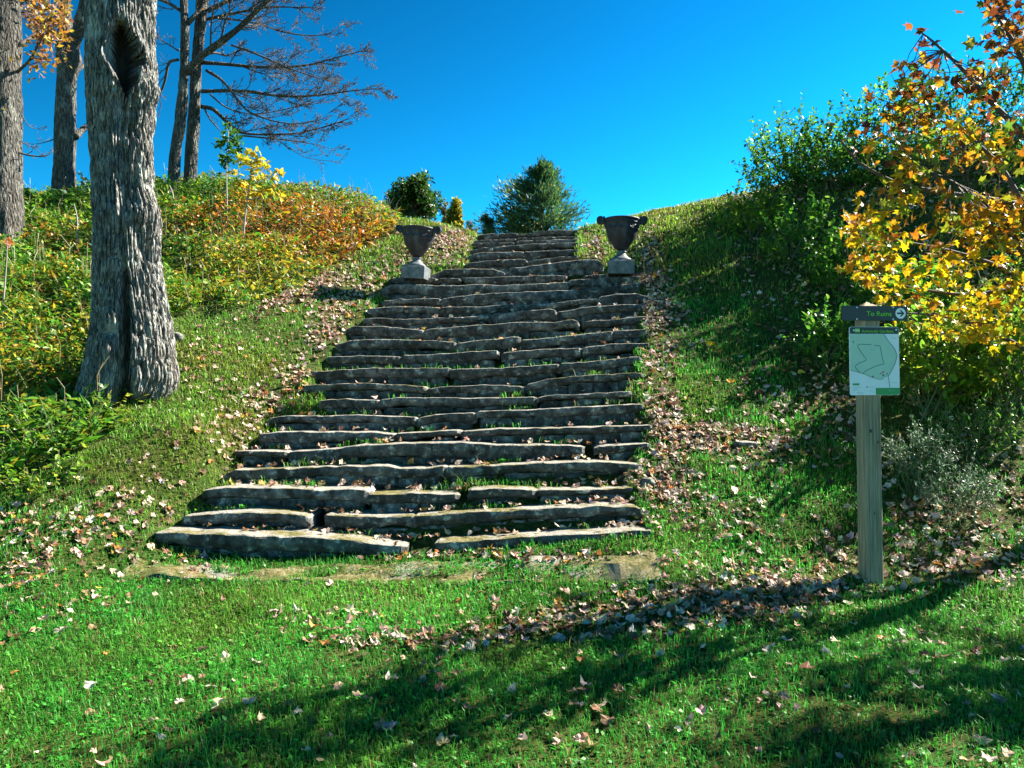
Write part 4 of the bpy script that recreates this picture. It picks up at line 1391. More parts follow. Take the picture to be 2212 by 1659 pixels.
CRG = 'weeds on the crest of the left bank'
for i, (vx_, vy_, dY, h, lab) in enumerate(((646, 436, 0.1, 0.36, 'wispy tall weed on the crest, just right of the yellow sapling'), (662, 436, 0.0, 0.38, 'feathery dark weed beside the wispy one on the crest'), (690, 440, 0.2, 0.22, 'small round weed on the crest in the middle of the bank'),
                                          (715, 445, 0.2, 0.26, 'short bushy weed on the crest above the orange patch'), (745, 452, 0.0, 0.22, 'low dark weed on the crest right of the bushy one'), (775, 462, 0.1, 0.34, 'branching weed on the crest near the round green tree'),
                                          (792, 470, 0.0, 0.25, 'brown weed on the crest beside the round green tree'), (806, 474, 0.0, 0.24, 'yellowing weed on the crest closest to the round green tree'))):
    Yc = plane_Y(vy_) + dY - 0.2
    weed('weed', lab, vx_, vy_, Yc, h, 40 + i, [(0.05, 0.12, 0.03, 3), (0.16, 0.16, 0.04, 1)] if i < 6 else [(0.3, 0.22, 0.05, 1), (0.2, 0.1, 0.04, 1)], 60, (0.04, 0.08), 0.05, CRG, 4)


# trees beyond the crest
def round_tree(name, label, cv, Y, rx, rz, zbase, pal, n, size, seed, lobes=26, mat='leaf_glossy', shape=(DIAM_V, DIAM_F), cat='tree', conical=False, group=None):
    r = np.random.default_rng(seed)
    c = W(cv[0], cv[1], Y)
    rx, rz = rx / FV * Y, rz / FV * Y
    o = np.array([c[0], Y, float(H(c[0], Y)) if zbase is None else zbase])
    t = thing(name, label, cat, o, group)
    m = MB()
    m.tube([o + [0, 0, -0.3], o + [0.02, 0, (c[2] - o[2]) * 0.6], np.array([c[0], Y, c[2] + rz * 0.6])], [0.12, 0.1, 0.03], 8)
    link('trunk', local(m, o).mesh('trunk'), M['bark_far'], t)
    bm_, lm = MB(), MB()
    for q in range(lobes):
        d = unit(1, r)[0]
        s = r.uniform(0.35, 0.92)
        wz = d[2] * s
        wx = rx * (1.0 if not conical else np.clip(0.95 - 0.75 * (wz * 0.5 + 0.5), 0.12, 1))
        p = c + np.array([d[0] * s * wx, d[1] * s * wx, wz * rz])
        a = np.array([c[0], Y, min(p[2], c[2]) - rz * 0.35])
        bm_.tube([a, (a + p) / 2 + [0, 0, 0.05], p], [0.045, 0.03, 0.012], 4, None, False)
        k = n // lobes
        pr = min(rx, rz) * r.uniform(0.22, 0.42)
        pp = p + unit(k, r) * pr * r.uniform(0.25, 1, (k, 1)) ** 0.5
        scatter(lm, *shape, pp - o, rot_from_normal(unit(k, r) + np.array([[0, 0, 0.35]]), r.uniform(0, 6.3, k)), r.uniform(*size, k), pick(pal, k, r))
    link('branch', local(bm_, o).mesh('branch'), M['bark_far'], t)
    tag(link('crown', lm.mesh('crown', False), M[mat], t), kind='stuff')
    return t


FARZ = 4.0
round_tree('broadleaf_tree', 'rounded dark green leafy tree beyond the left urn', (893, 432), 26, 60, 62, FARZ, [(0.03, 0.09, 0.012, 4), (0.05, 0.13, 0.015, 3), (0.02, 0.05, 0.012, 3), (0.2, 0.2, 0.03, 0.5)], 9000, (0.08, 0.15), 51, 40)
round_tree('yellow_tree', 'small conical tree turning yellow beyond the crest', (983, 475), 30, 26, 48, FARZ, [(0.42, 0.34, 0.02, 3), (0.28, 0.26, 0.03, 3), (0.1, 0.14, 0.03, 2)], 3500, (0.09, 0.16), 52, 24, conical=True)
round_tree('thin_tree', 'thin dull-leaved tree between the green tree and the yellow tree', (962, 470), 31, 14, 42, FARZ, [(0.16, 0.15, 0.05, 2), (0.08, 0.1, 0.04, 2)], 700, (0.08, 0.14), 53, 14)
round_tree('evergreen_shrub', 'small blue-green evergreen shrub left of the tall pine', (1052, 490), 28, 22, 40, FARZ, [(0.03, 0.09, 0.04, 3), (0.06, 0.13, 0.04, 2)], 2600, (0.09, 0.16), 54, 18, shape=(SLIM_V, SLIM_F), conical=True)
round_tree('background_bush', 'hazy bare-twigged bush in the gap left of the evergreen shrub', (1018, 496), 34, 14, 24, FARZ, [(0.2, 0.2, 0.14, 2), (0.12, 0.15, 0.1, 2)], 500, (0.06, 0.12), 55, 12, cat='bush')


def pine(name, label, seed=61):
    r = np.random.default_rng(seed)
    Y = 28.0
    top, bot = W(1172, 352, Y), W(1172, 560, Y)
    o = np.array([top[0], Y, FARZ])
    t = thing(name, label, 'tree', o)
    m = MB()
    m.tube([o + [0, 0, -0.3], [top[0], Y, (FARZ + top[2]) / 2], top - [0, 0, 0.3]], [0.16, 0.1, 0.02], 8)
    link('trunk', local(m, o).mesh('trunk'), M['bark_far'], t)
    b, lm = MB(), MB()
    prof = [(352, 10, 14), (365, 34, 30), (385, 55, 42), (400, 66, 48), (418, 76, 48), (430, 150, 76), (455, 172, 92), (475, 182, 104), (495, 185, 112), (520, 165, 100), (550, 130, 85)]
    pv = np.array(prof, float)
    for q in range(120):
        vy_ = r.uniform(356, 545)
        L_, R_ = np.interp(vy_, pv[:, 0], pv[:, 1]), np.interp(vy_, pv[:, 0], pv[:, 2])
        a = r.uniform(0, 2 * np.pi)
        half = (R_ if math.cos(a) > 0 else L_) / FV * Y
        s = r.uniform(0.45, 1.0)
        z = float(W(0, vy_, Y)[2])
        p = np.array([top[0] + math.cos(a) * half * s, Y + math.sin(a) * (L_ + R_) / 2 / FV * Y * s, z])
        root = np.array([top[0], Y, max(z - 0.35, FARZ)])
        b.tube([root, (root + p) / 2 - [0, 0, 0.02], p], [0.05, 0.03, 0.01], 4, None, False)
        k = 130
        along = r.uniform(0.35, 1.05, (k, 1))
        pp = root + (p - root) * along + r.normal(0, 0.16, (k, 3)) * np.array([[1, 1, 0.7]]) * np.clip(half, 0.5, 1.3)
        dirn = (p - root) / np.linalg.norm(p - root) + unit(k, r) * 0.7 + np.array([[0, 0, 0.5]])
        ex = dirn / np.linalg.norm(dirn, axis=1, keepdims=True)
        ez = np.cross(ex, unit(k, r)); ez /= np.linalg.norm(ez, axis=1, keepdims=True) + 1e-9
        Rm = np.stack([ex, np.cross(ez, ex), ez], -1)
        pal = [(0.04, 0.12, 0.045, 3), (0.08, 0.17, 0.045, 3), (0.03, 0.075, 0.04, 2), (0.16, 0.17, 0.03, 0.7)]
        scatter(lm, SLIM_V, SLIM_F, pp - o, Rm, r.uniform(0.13, 0.24, k), pick(pal, k, r))
    link('branch', local(b, o).mesh('branch'), M['bark_far'], t)
    tag(link('crown', lm.mesh('crown', False), M['leaf'], t), kind='stuff')


round_tree('maple_tree', 'second orange maple standing further right on the lawn edge', (3016, 95), 4.95, 320, 260, None, ORANGE_L, 520, (0.08, 0.13), 57, 12, 'leaf', (OVAL_V, OVAL_F))
round_tree('maple_tree', 'slim golden maple behind the second one on the right', (3040, 130), 5.6, 290, 230, None, ORANGE_L, 520, (0.08, 0.13), 58, 12, 'leaf', (OVAL_V, OVAL_F))
pine('pine_tree', 'bushy white pine with soft needles rising behind the top step')


# ------------------------------------------------------------------ bushes on the right bank
def bush(name, label, cv, Y, rx, rz, pal, seed, sprigs=170, leaves=14, lsize=(0.045, 0.08), shape=(OVAL_V, OVAL_F), group='bushes crowding the right bank', mat='leaf_glossy', cat='bush', sprig_len=0.28, stem_r=0.009):
    r = np.random.default_rng(seed)
    c = W(cv[0], cv[1], Y)
    rx, rz = rx / FV * Y, rz / FV * Y
    gz = float(H(c[0], Y))
    o = np.array([c[0], Y, gz])
    t = thing(name, label, cat, o, group)
    zc = max(c[2], gz + 0.15)
    cc = np.array([c[0], Y, zc])
    st, lm = MB(), MB()
    for q in range(sprigs):
        d = unit(1, r)[0]
        s = r.uniform(0.3, 1) ** 0.5
        p = cc + d * s * np.array([rx, rx * 0.8, rz])
        g = float(H(p[0], p[1]))
        if p[2] < g + 0.05: p[2] = g + r.uniform(0.05, 0.3)
        out = d * 0.6 + np.array([0, 0, 0.75]) + r.normal(0, .25, 3)
        sp = wander(p, out, sprig_len * r.uniform(.7, 1.3), 4, r, 0.03, 0.15)
        st.tube(sp, np.linspace(0.003, 0.0015, len(sp)), 3, None, False)
        if q % 6 == 0:
            root = np.array([c[0] + r.normal(0, rx * 0.25), Y + r.normal(0, rx * 0.2), 0])
            root[2] = H(root[0], root[1]) - 0.03
            st.tube([root, (root + p) / 2 + r.normal(0, .04, 3), p], [stem_r, stem_r * 0.7, stem_r * 0.35], 4, None, False)
        k = leaves
        u = np.linspace(0.05, 1, k)
        pp = np.stack([np.interp(u * 4, np.arange(5), sp[:, i]) for i in range(3)], -1)
        tang = (sp[-1] - sp[0]) / np.linalg.norm(sp[-1] - sp[0])
        sd = unit(k, r)
        ex = sd + tang * 0.5 + np.array([0, 0, -0.1])
        ex /= np.linalg.norm(ex, axis=1, keepdims=True)
        ez = np.array([[0, 0, 1.0]]) + unit(k, r) * 0.6
        ez = ez - ex * (ez * ex).sum(1, keepdims=True)
        ez /= np.linalg.norm(ez, axis=1, keepdims=True)
        scatter(lm, *shape, pp - o, np.stack([ex, np.cross(ez, ex), ez], -1), r.uniform(*lsize, k), pick(pal, k, r))
    tag(link('stems', local(st, o).mesh('stems'), M['twig_green'], t), kind='stuff')
    tag(link('leaves', lm.mesh('leaves', False), M[mat], t), kind='stuff')


G1 = [(0.08, 0.25, 0.02, 4), (0.15, 0.32, 0.025, 3), (0.045, 0.15, 0.018, 3)]
G2 = [(0.05, 0.16, 0.02, 4), (0.08, 0.22, 0.02, 3), (0.035, 0.10, 0.016, 3)]
G3 = [(0.2, 0.34, 0.025, 3), (0.13, 0.28, 0.022, 4), (0.32, 0.36, 0.03, 1.5)]
G4 = [(0.16, 0.26, 0.16, 3), (0.28, 0.34, 0.28, 2), (0.08, 0.18, 0.07, 3)]
bush('bush', 'light green bush lowest on the crest end of the right bank', (1630, 505), 10.5, 58, 75, G3, 71, 100)
bush('bush', 'upright green bush with sprigs poking into the sky', (1710, 440), 11.3, 85, 110, G1, 72, 220, sprig_len=0.4)
bush('bush', 'tall dark green bush in the middle of the right bank', (1800, 475), 10.8, 110, 130, G2, 73, 220)
bush('bush', 'green bush behind the orange maple leaves', (1930, 440), 10.5, 120, 160, G1, 74, 240)
bush('bush', 'dense dark bush high behind the maple branches', (2070, 380), 9.9, 130, 190, G2, 75, 260)
bush('bush', 'deep green bush at the right picture edge under the maple', (2210, 400), 9.6, 130, 220, G2, 76, 240)
bush('bush', 'low leafy bush at the foot of the dark green one', (1730, 595), 9.3, 75, 75, G1, 77, 100)
bush('bush', 'sprawling bush directly behind the arrow sign', (1850, 620), 8.5, 90, 85, G1, 78, 130)
bush('bush', 'yellow-green bush with broad leaves right of the map board', (2020, 790), 6.7, 95, 80, G3, 79, 130, 10, (0.06, 0.10))
bush('bush', 'yellow-green broad-leaved bush cut by the right picture edge', (2170, 800), 6.65, 100, 110, G3, 80, 150, 10, (0.06, 0.10))
bush('bush', 'green bush filling the bank behind the map board', (1960, 680), 7.9, 100, 90, G1, 81, 130)
bush('bush', 'small scrubby bush left of the map board', (1790, 760), 7.4, 45, 50, G1, 82, 50)
bush('bush', 'shady bush low beyond the right picture edge', (2300, 650), 7.9, 130, 200, G2, 83, 160)
bush('aster_clump', 'silvery blue-green clump of small leaves right of the signpost', (1985, 990), 5.75, 62, 42, G4, 84, 120, 16, (0.02, 0.035), (SLIM_V, SLIM_F), 'low clumps by the signpost', cat='plant', sprig_len=0.16, stem_r=0.003)
bush('aster_clump', 'grassy grey-green clump below the silvery one by the signpost', (2070, 1090), 5.5, 75, 40, G4, 85, 120, 16, (0.02, 0.04), (SLIM_V, SLIM_F), 'low clumps by the signpost', cat='plant', sprig_len=0.16, stem_r=0.003)
bush('weedy_clump', 'ragged green clump under the broad-leaved bush', (2120, 960), 6.1, 80, 45, G1, 86, 90, 12, (0.03, 0.05), (SLIM_V, SLIM_F), 'low clumps by the signpost', cat='plant', sprig_len=0.2, stem_r=0.003)


# ------------------------------------------------------------------ maple leaning in from the right
def build_maple():
    r = np.random.default_rng(91)
    MY = 5.35
    root = np.array([4.15, 5.6, float(H(4.15, 5.6))])
    t = thing('maple_tree', 'young maple with orange and yellow leaves leaning in from the right', 'tree', root)
    branches = [([(2300, 420), (2212, 289), (2138, 219), (2083, 152), (2021, 94), (1990, 70)], 5.1, 4.9), ([(2330, 700), (2212, 551), (2157, 465), (2114, 433), (2064, 394), (1990, 363)], 5.4, 4.9), ([(2330, 620), (2200, 426), (2173, 375), (2138, 332), (2060, 270), (1960, 235)], 5.2, 5.4),
                ([(2290, 300), (2230, 180), (2190, 90), (2142, 20), (2100, -40)], 5.2, 4.8), ([(2330, 820), (2200, 745), (2120, 705), (2020, 680), (1945, 675)], 5.6, 5.5), ([(2330, 700), (2180, 580), (2050, 540), (1940, 520), (1840, 500)], 5.6, 5.3), ([(2200, 440), (2060, 420), (1940, 400), (1850, 350), (1815, 300)], 5.3, 5.2),
                ([(2330, 640), (2220, 620), (2080, 640), (1960, 620), (1880, 600)], 5.7, 5.6)]
    hub = np.array([4.05, 5.55, root[2] + 0.6])
    m = MB()
    m.tube([root - [0, 0, 0.2], root * 0.4 + hub * 0.6 + [0.03, 0, 0], hub], [0.075, 0.06, 0.05], 10)
    link('trunk', local(m, root).mesh('trunk'), M['twig_pale'], t)
    allp = []
    for path, Y0, Y1 in branches:
        pts = limb_pts(path, Y0 - (0.35 if path[-1][1] < 480 else 0.0), Y1 - (0.35 if path[-1][1] < 480 else 0.0))
        pre = np.linspace(0, 1, 5)[:-1, None]
        lead = hub * (1 - pre) + pts[0] * pre
        full = np.concatenate([lead, pts])
        m = MB()
        m.tube(full, np.linspace(0.026, 0.004, len(full)), 7)
        link('branch', local(m, root).mesh('branch'), M['twig'], t)
        allp.append(pts)
    allp = np.concatenate(allp)
    allp = np.concatenate([allp[:-1], (allp[:-1] + allp[1:])[np.linalg.norm(np.diff(allp, axis=0), axis=1) < 0.3] / 2])
    jitp = r.normal(0, 0.06, allp.shape)
    main = [(2300, 110), (2212, 150), (2120, 150), (2060, 90), (1990, 60), (1970, 130), (1925, 150), (1930, 215), (1880, 235), (1885, 265), (1810, 290), (1845, 330), (1830, 400), (1855, 440), (1810, 480), (1840, 545), (1815, 585), (1880, 625), (1900, 665), (1935, 705), (2050, 735), (2300, 760)]
    topc = [(2300, -150), (2120, -150), (2125, 20), (2105, 95), (2180, 130), (2300, 170)]
    n = 8200
    vx_, vy_ = r.uniform(1790, 2300, n), r.uniform(-150, 760, n)
    Yv = r.uniform(4.35, 5.15, n) + 0.6 * sstep(420, 640, vy_)
    k = inpoly(vx_, vy_, main) | inpoly(vx_, vy_, topc)
    cl = fbm(np.stack([vx_ / 85, vy_ / 65, Yv * 2.2], -1), 2)
    thin = np.where(vy_ < 330, 0.45, 0.7) + 1.5 * cl
    k &= r.uniform(size=n) < thin * 0.5
    vx_, vy_, Yv = vx_[k], vy_[k], Yv[k]
    extra = np.array([(2075, 22, 5.0), (1975, 58, 4.9), (1984, 62, 4.9), (1876, 200, 5.0), (1872, 222, 5.0), (1810, 268, 5.1), (1855, 278, 5.0), (1830, 300, 5.1), (1925, 160, 5.0), (1910, 690, 5.5), (1950, 640, 5.4), (1940, 665, 5.4)])
    vx_, vy_, Yv = np.r_[vx_, extra[:, 0]], np.r_[vy_, extra[:, 1]], np.r_[Yv, extra[:, 2]]
    p = W(vx_, vy_, Yv)
    n = len(p)
    # leaf colour by height on the plant: russet tips, golden middle, clear yellow low down
    lowy = sstep(420, 640, vy_ + r.normal(0, 60, n))
    topb = sstep(330, 120, vy_ + r.normal(0, 70, n))
    russ = pick([(0.24, 0.08, 0.015, 3), (0.14, 0.04, 0.015, 3), (0.36, 0.16, 0.015, 2), (0.3, 0.24, 0.03, 1.5), (0.1, 0.15, 0.02, 1)], n, r)
    gold = pick([(0.48, 0.22, 0.012, 3), (0.55, 0.34, 0.012, 3), (0.36, 0.14, 0.012, 2), (0.14, 0.22, 0.02, 2.4), (0.26, 0.28, 0.02, 1.5)], n, r)
    yell = pick([(0.62, 0.47, 0.012, 4), (0.58, 0.36, 0.012, 3), (0.22, 0.3, 0.02, 2)], n, r)
    u = r.uniform(size=n)
    col = np.where((u < topb)[:, None], russ, np.where((u < topb + lowy)[:, None], yell, gold))
    size = r.uniform(0.045, 0.088, n)
    Nn = unit(n, r) * 0.8 + np.array([[0.15, -0.25, 0.55]])
    Rm = rot_from_normal(Nn, r.uniform(0, 6.3, n))
    tw = MB()
    for i in range(n):
        if r.uniform() < 0.4:
            j = np.argmin(((allp + jitp - p[i]) ** 2).sum(1))
            a = allp[j]
            if np.linalg.norm(a - p[i]) < 0.3: tw.tube([a, (a + p[i]) / 2 + r.normal(0, .02, 3), p[i]], [0.004, 0.003, 0.0015], 3, None, False)
    tag(link('twigs', local(tw, root).mesh('twigs'), M['twig'], t), kind='stuff')
    shapes = [maple_shape(random, random.uniform(-0.9, 0.9)) for _ in range(6)]
    si = r.integers(0, 6, n)
    inframe = (vx_ < 2200) & (vy_ > 10)
    order = np.argsort(np.where(inframe, Yv - size * 6, 99))[:300]
    one = np.zeros(n, bool)
    one[order] = True
    lm = MB()
    for q, (tv, tf) in enumerate(shapes):
        s = (si == q) & ~one
        scatter(lm, tv, tf, p[s] - root, Rm[s], size[s], col[s])
    tag(link('foliage', lm.mesh('foliage', False), M['leaf'], t), kind='stuff')
    mes = []
    for tv, tf in shapes:
        me = make_mesh('leaf', tv, [tf], None, False)
        me.materials.append(M['maple_single'])
        mes.append(me)
    for i in order:
        o = bpy.data.objects.new('leaf', mes[si[i]])
        C.objects.link(o)
        o.parent = t
        o.matrix_local = Matrix(np.block([[Rm[i] * size[i], (p[i] - root)[:, None]], [np.zeros((1, 3)), np.ones((1, 1))]]).tolist())
        o.color = (*col[i], 1)


build_maple()


# ------------------------------------------------------------------ plants at the hollow tree and on the steps
def clump_at(name, label, vx_, vy_, **kw):
    x, y, z = ground_hit(vx_, vy_)
    r = kw.pop('r', 0.25)
    h = kw.pop('h', 0.2)
    n = kw.pop('n', 160)
    pal = kw.pop('pal', G1)
    size = kw.pop('size', (0.04, 0.08))
    shape = kw.pop('shape', (OVAL_V, OVAL_F))
    rr = np.random.default_rng(kw.pop('seed', 1))
    zt = kw.pop('z', None)
    o = np.array([x, y, z if zt is None else zt])
    t = thing(name, label, kw.pop('cat', 'plant'), o, kw.pop('group', None))
    st, lm = MB(), MB()
    ns_ = max(5, n // 9)
    for q in range(ns_):
        a, q0 = rr.uniform(0, 6.28), rr.uniform(0, 1) ** 0.5 * r
        b = o + [math.cos(a) * q0, math.sin(a) * q0 * 0.7, 0]
        b[2] = (H(b[0], b[1]) if zt is None else zt) - 0.01
        sp = wander(b, (math.cos(a) * 0.5 + rr.normal(0, .2), math.sin(a) * 0.5 + rr.normal(0, .2), 1), h * rr.uniform(.6, 1.3), 4, rr, 0.0, 0.2)
        st.tube(sp, np.linspace(0.004, 0.002, 5), 3, None, False)
        k = 9
        u = np.linspace(0.2, 1, k)
        pp = np.stack([np.interp(u * 4, np.arange(5), sp[:, i]) for i in range(3)], -1)
        ex = unit(k, rr); ex[:, 2] = ex[:, 2] * 0.4
        ex /= np.linalg.norm(ex, axis=1, keepdims=True)
        ez = np.array([[0, 0, 1.0]]) + unit(k, rr) * 0.5
        ez = ez - ex * (ez * ex).sum(1, keepdims=True)
        ez /= np.linalg.norm(ez, axis=1, keepdims=True)
        scatter(lm, *shape, pp - o, np.stack([ex, np.cross(ez, ex), ez], -1), rr.uniform(*size, k), pick(pal, k, rr))
    tag(link('stems', local(st, o).mesh('stems'), M['twig_green'], t), kind='stuff')
    tag(link('leaves', lm.mesh('leaves', False), M['leaf'], t), kind='stuff')


clump_at('vine', 'lime-green vine trailing over the roots of the hollow tree', 190, 930, r=0.32, h=0.16, n=330, pal=[(0.2, 0.30, 0.03, 3), (0.34, 0.38, 0.04, 2), (0.1, 0.2, 0.03, 2)], size=(0.05, 0.09), seed=101, cat='vine')
clump_at('vine', 'short yellow-green vine climbing in front of the split trunk', 255, 885, r=0.16, h=0.2, n=110, pal=[(0.24, 0.32, 0.03, 3), (0.4, 0.4, 0.04, 2)], size=(0.04, 0.075), seed=102, cat='vine')
clump_at('weed', 'tall seedy weed at the left foot of the hollow tree', 130, 960, r=0.25, h=0.42, n=220, pal=G2, size=(0.04, 0.07), seed=103, shape=(SLIM_V, SLIM_F), cat='weed')
clump_at('weed', 'bushy green weed by the left picture edge', 40, 1000, r=0.35, h=0.36, n=360, pal=G1, size=(0.04, 0.08), seed=104, cat='weed')
clump_at('weed', 'leafy weed in the shade left of the hollow trunk', 130, 830, r=0.3, h=0.3, n=260, pal=G2, size=(0.04, 0.08), seed=105, cat='weed')
clump_at('weed', 'low bright weed in front of the shaded ones on the left', 90, 1040, r=0.25, h=0.18, n=200, pal=G3, size=(0.04, 0.07), seed=106, cat='weed')


def on_step(vx_, k, back):
    a = STEP_LINE[k]
    Y = STEP_Y[k] + back
    x = (vx_ - VW / 2) / FV * Y
    Y = np.interp(x, a[:, 0], a[:, 1]) + back
    return x, Y, float(np.interp(x, a[:, 0], a[:, 2]))


def tuft(name, label, x, y, z, seed, h=0.12, n=26, pal=G1, width=0.006, cat='grass tuft', spread=0.06, group=None):
    r = np.random.default_rng(seed)
    t = thing(name, label, cat, (x, y, z), group)
    for part in range(1):
        m = MB()
        for q in range(n):
            a = r.uniform(0, 6.28)
            d = np.array([math.cos(a), math.sin(a), 0])
            b = np.array([r.normal(0, spread), r.normal(0, spread * 0.5), -0.01])
            hh = h * r.uniform(0.5, 1.2)
            s = np.array([-d[1], d[0], 0]) * width * r.uniform(0.7, 1.3) * 0.5
            mid, tip = b + d * hh * 0.25 + [0, 0, hh * 0.65], b + d * hh * r.uniform(0.5, 0.9) + [0, 0, hh * r.uniform(0.6, 1.0)]
            m.add([b + s, b - s, mid - s * 0.9, mid + s * 0.9, tip], [(3, 2, 4)], [(0, 1, 2, 3)], pick(pal, 1, r)[0])
        tag(link('blades', m.mesh('blades', False), M['grassm'], t), kind='stuff')


TG = 'grass tufts rooted in the joints of the steps'
TU = [(1000, 3, 0.2, 0.13, 44, 'tall grass tuft in the middle of the fourth step joint'), (1040, 3, 0.22, 0.09, 30, 'smaller grass tuft just right of the tallest joint tuft'), (1170, 3, 0.2, 0.07, 26, 'low grass tuft on the right half of the fourth joint'), (650, 4, 0.2, 0.09, 24, 'grass tuft near the left end of the fifth step'),
      (630, 4, 0.19, 0.06, 18, 'tiny tuft beside the fifth step end stone'), (900, 1, 0.24, 0.07, 22, 'grass tuft under the second step near its middle'), (780, 1, 0.24, 0.06, 20, 'grass tuft under the second step left of the middle'), (860, 0, 0.28, 0.09, 40, 'grass tuft filling the gap between the lowest two long slabs'),
      (1280, 1, 0.22, 0.06, 18, 'small tuft under the right half of the second step'), (760, 2, 0.22, 0.06, 22, 'leafy tuft under the third step at the slab joint'), (560, 1, 0.24, 0.06, 18, 'small tuft under the left end of the second step'), (1130, 8, 0.2, 0.07, 20, 'grass tuft halfway up the steps near the middle joint'),
      (1280, 9, 0.2, 0.08, 20, 'grass tuft halfway up the steps toward the right side'), (1120, 11, 0.18, 0.05, 14, 'bright tuft in the upper steps near the middle'), (1260, 12, 0.18, 0.05, 12, 'bright tuft in the upper steps under a split slab'), (700, 10, 0.2, 0.06, 14, 'small tuft at the left end of a middle step'),
      (1200, 2, 0.2, 0.06, 20, 'grass tuft on the right of the third step'), (1300, 3, 0.2, 0.05, 16, 'sparse tuft at the right end of the fourth joint')]
for i, (vx_, k, back, h, n, lab) in enumerate(TU):
    x, y, z = on_step(vx_, k, back)
    if k == 0: z = float(H(x, y))
    tuft('grass_tuft', lab, x, y, z, 120 + i, h, n, [(0.08, 0.22, 0.03, 3), (0.14, 0.28, 0.04, 2), (0.04, 0.12, 0.02, 2)], 0.007, group=TG)
x, y, z = ground_hit(1430, 585)
tuft('grass_tuft', 'long grass tuft standing right of the right urn', x, y, z, 150, 0.24, 40, [(0.2, 0.24, 0.03, 2), (0.1, 0.18, 0.02, 2)], 0.01, spread=0.09)
for i, (vx_, vy_, lab) in enumerate(((1640, 690, 'long grass tuft in the shade of the right bank'), (1560, 760, 'sunlit long grass on the lower right bank'), (1500, 1010, 'grass tuft among leaves on the right of the steps'), (1850, 1120, 'grass tuft left of the signpost'), (1790, 985, 'grass tuft at the edge of the leaf drift'))):
    x, y, z = ground_hit(vx_, vy_)
    tuft('grass_tuft', lab, x, y, z, 160 + i, 0.13, 60, [(0.06, 0.17, 0.02, 3), (0.12, 0.2, 0.03, 2)], 0.007, spread=0.12)


def fern():
    r = np.random.default_rng(140)
    x, y, z = ground_hit(655, 880)
    t = thing('fern', 'green fern arching beside the left end of the middle step', 'fern', (x, y, z))
    for q in range(11):
        a = r.uniform(-0.6, 3.7)
        d = np.array([math.cos(a), math.sin(a) * 0.5 - 0.3, 0])
        L = r.uniform(0.14, 0.24)
        s = np.linspace(0, 1, 9)
        pts = np.stack([d[0] * s * L, d[1] * s * L, 0.02 + L * (0.9 * s - 0.75 * s ** 2)], -1)
        m = MB()
        m.tube(pts, np.linspace(0.003, 0.001, 9), 3, (0.06, 0.14, 0.02), False)
        side = np.cross(d, [0, 0, 1.0]); side /= np.linalg.norm(side)
        for i in range(1, 9):
            ln = 0.05 * (1 - 0.75 * s[i]) + 0.008
            for sg in (-1, 1):
                b = pts[i]
                tip = b + side * sg * ln + d * ln * 0.4 + [0, 0, -0.005]
                m.add([b + d * 0.008, b - d * 0.008, tip], [(0, 1, 2)], None, pick(G1, 1, r)[0])
        link('frond', m.mesh('frond', False), M['leaf_glossy'], t)


fern()


# loose stones
def rock(name, label, vx_, vy_, size, seed, mat='stone'):
    x, y, z = ground_hit(vx_, vy_)
    n, m = 14, 9
    V = []
    for i in range(m + 1):
        ph = math.pi * i / m
        for j in range(n):
            a = 2 * math.pi * j / n
            V.append((math.sin(ph) * math.cos(a), math.sin(ph) * math.sin(a), math.cos(ph)))
    V = np.array(V)
    V = np.sign(V) * np.abs(V) ** 0.75
    V = V * (1 + 0.22 * fbm(V * 1.6 + seed, 3)[:, None]) * np.array(size)
    F = [(i * n + j, (i + 1) * n + j, (i + 1) * n + (j + 1) % n, i * n + (j + 1) % n) for i in range(m) for j in range(n)]
    o = link(name, make_mesh(name, V, [F]), M[mat], None, (x, y, z + size[2] * 0.25))
    tag(o, label, 'rock')


rock('rock', 'pale lumpy rock beside the right root of the hollow tree', 384, 735, (0.06, 0.05, 0.06), 3.3)
rock('rock', 'flat bluish stone half buried in leaves right of the steps', 1608, 962, (0.09, 0.06, 0.025), 5.1)
rock('rock', 'small flat stone at the right end of the lower steps', 1398, 1052, (0.05, 0.03, 0.05), 7.7)


# ------------------------------------------------------------------ urns
M['urn'] = plain('dark_patinated_metal', (0.014, 0.014, 0.018), 0.5, 0.0, 0.3, 0.5, 14, 0.004)
M['urn_foot'] = plain('weathered_lead', (0.10, 0.118, 0.13), 0.6, 0.0, 0.4, 0.55, 13, 0.006)


def patina():
    m, t, n, l, b = newmat('patinated_urn_metal')
    tc = n.new('ShaderNodeTexCoord').outputs['Object']
    a = noise_tex(n, l, tc, 9, 7, 0.7, (1, 1, 0.35))
    r = ramp(n, [(0.35, (0.007, 0.008, 0.013)), (0.52, (0.016, 0.019, 0.027)), (0.62, (0.042, 0.05, 0.06)), (0.75, (0.10, 0.115, 0.125))])
    l.new(a.outputs[0], r.inputs[0])
    l.new(r.outputs[0], b.inputs['Base Color'])
    b.inputs['Roughness'].default_value = 0.55
    b.inputs['Specular IOR Level'].default_value = 0.35
    bump(n, l, b, a.outputs[0], 0.6, 0.006)
    return m


M['urn'] = patina()


def lathe(prof, n=48, flute=0.0, zf=(0, 0), nf=20):
    V, F = [], []
    for r_, z_ in prof:
        for j in range(n):
            a = 2 * math.pi * j / n
            q = 1.0
            if flute and zf[0] < z_ < zf[1]:
                q = 1 + flute * (abs(math.cos(a * nf / 2)) - 0.6) * math.sin(math.pi * (z_ - zf[0]) / (zf[1] - zf[0])) ** 0.5
            V.append((r_ * q * math.cos(a), r_ * q * math.sin(a), z_))
    m = len(prof)
    for i in range(m - 1):
        for j in range(n):
            F.append((i * n + j, i * n + (j + 1) % n, (i + 1) * n + (j + 1) % n, (i + 1) * n + j))
    return np.array(V), np.array(F)


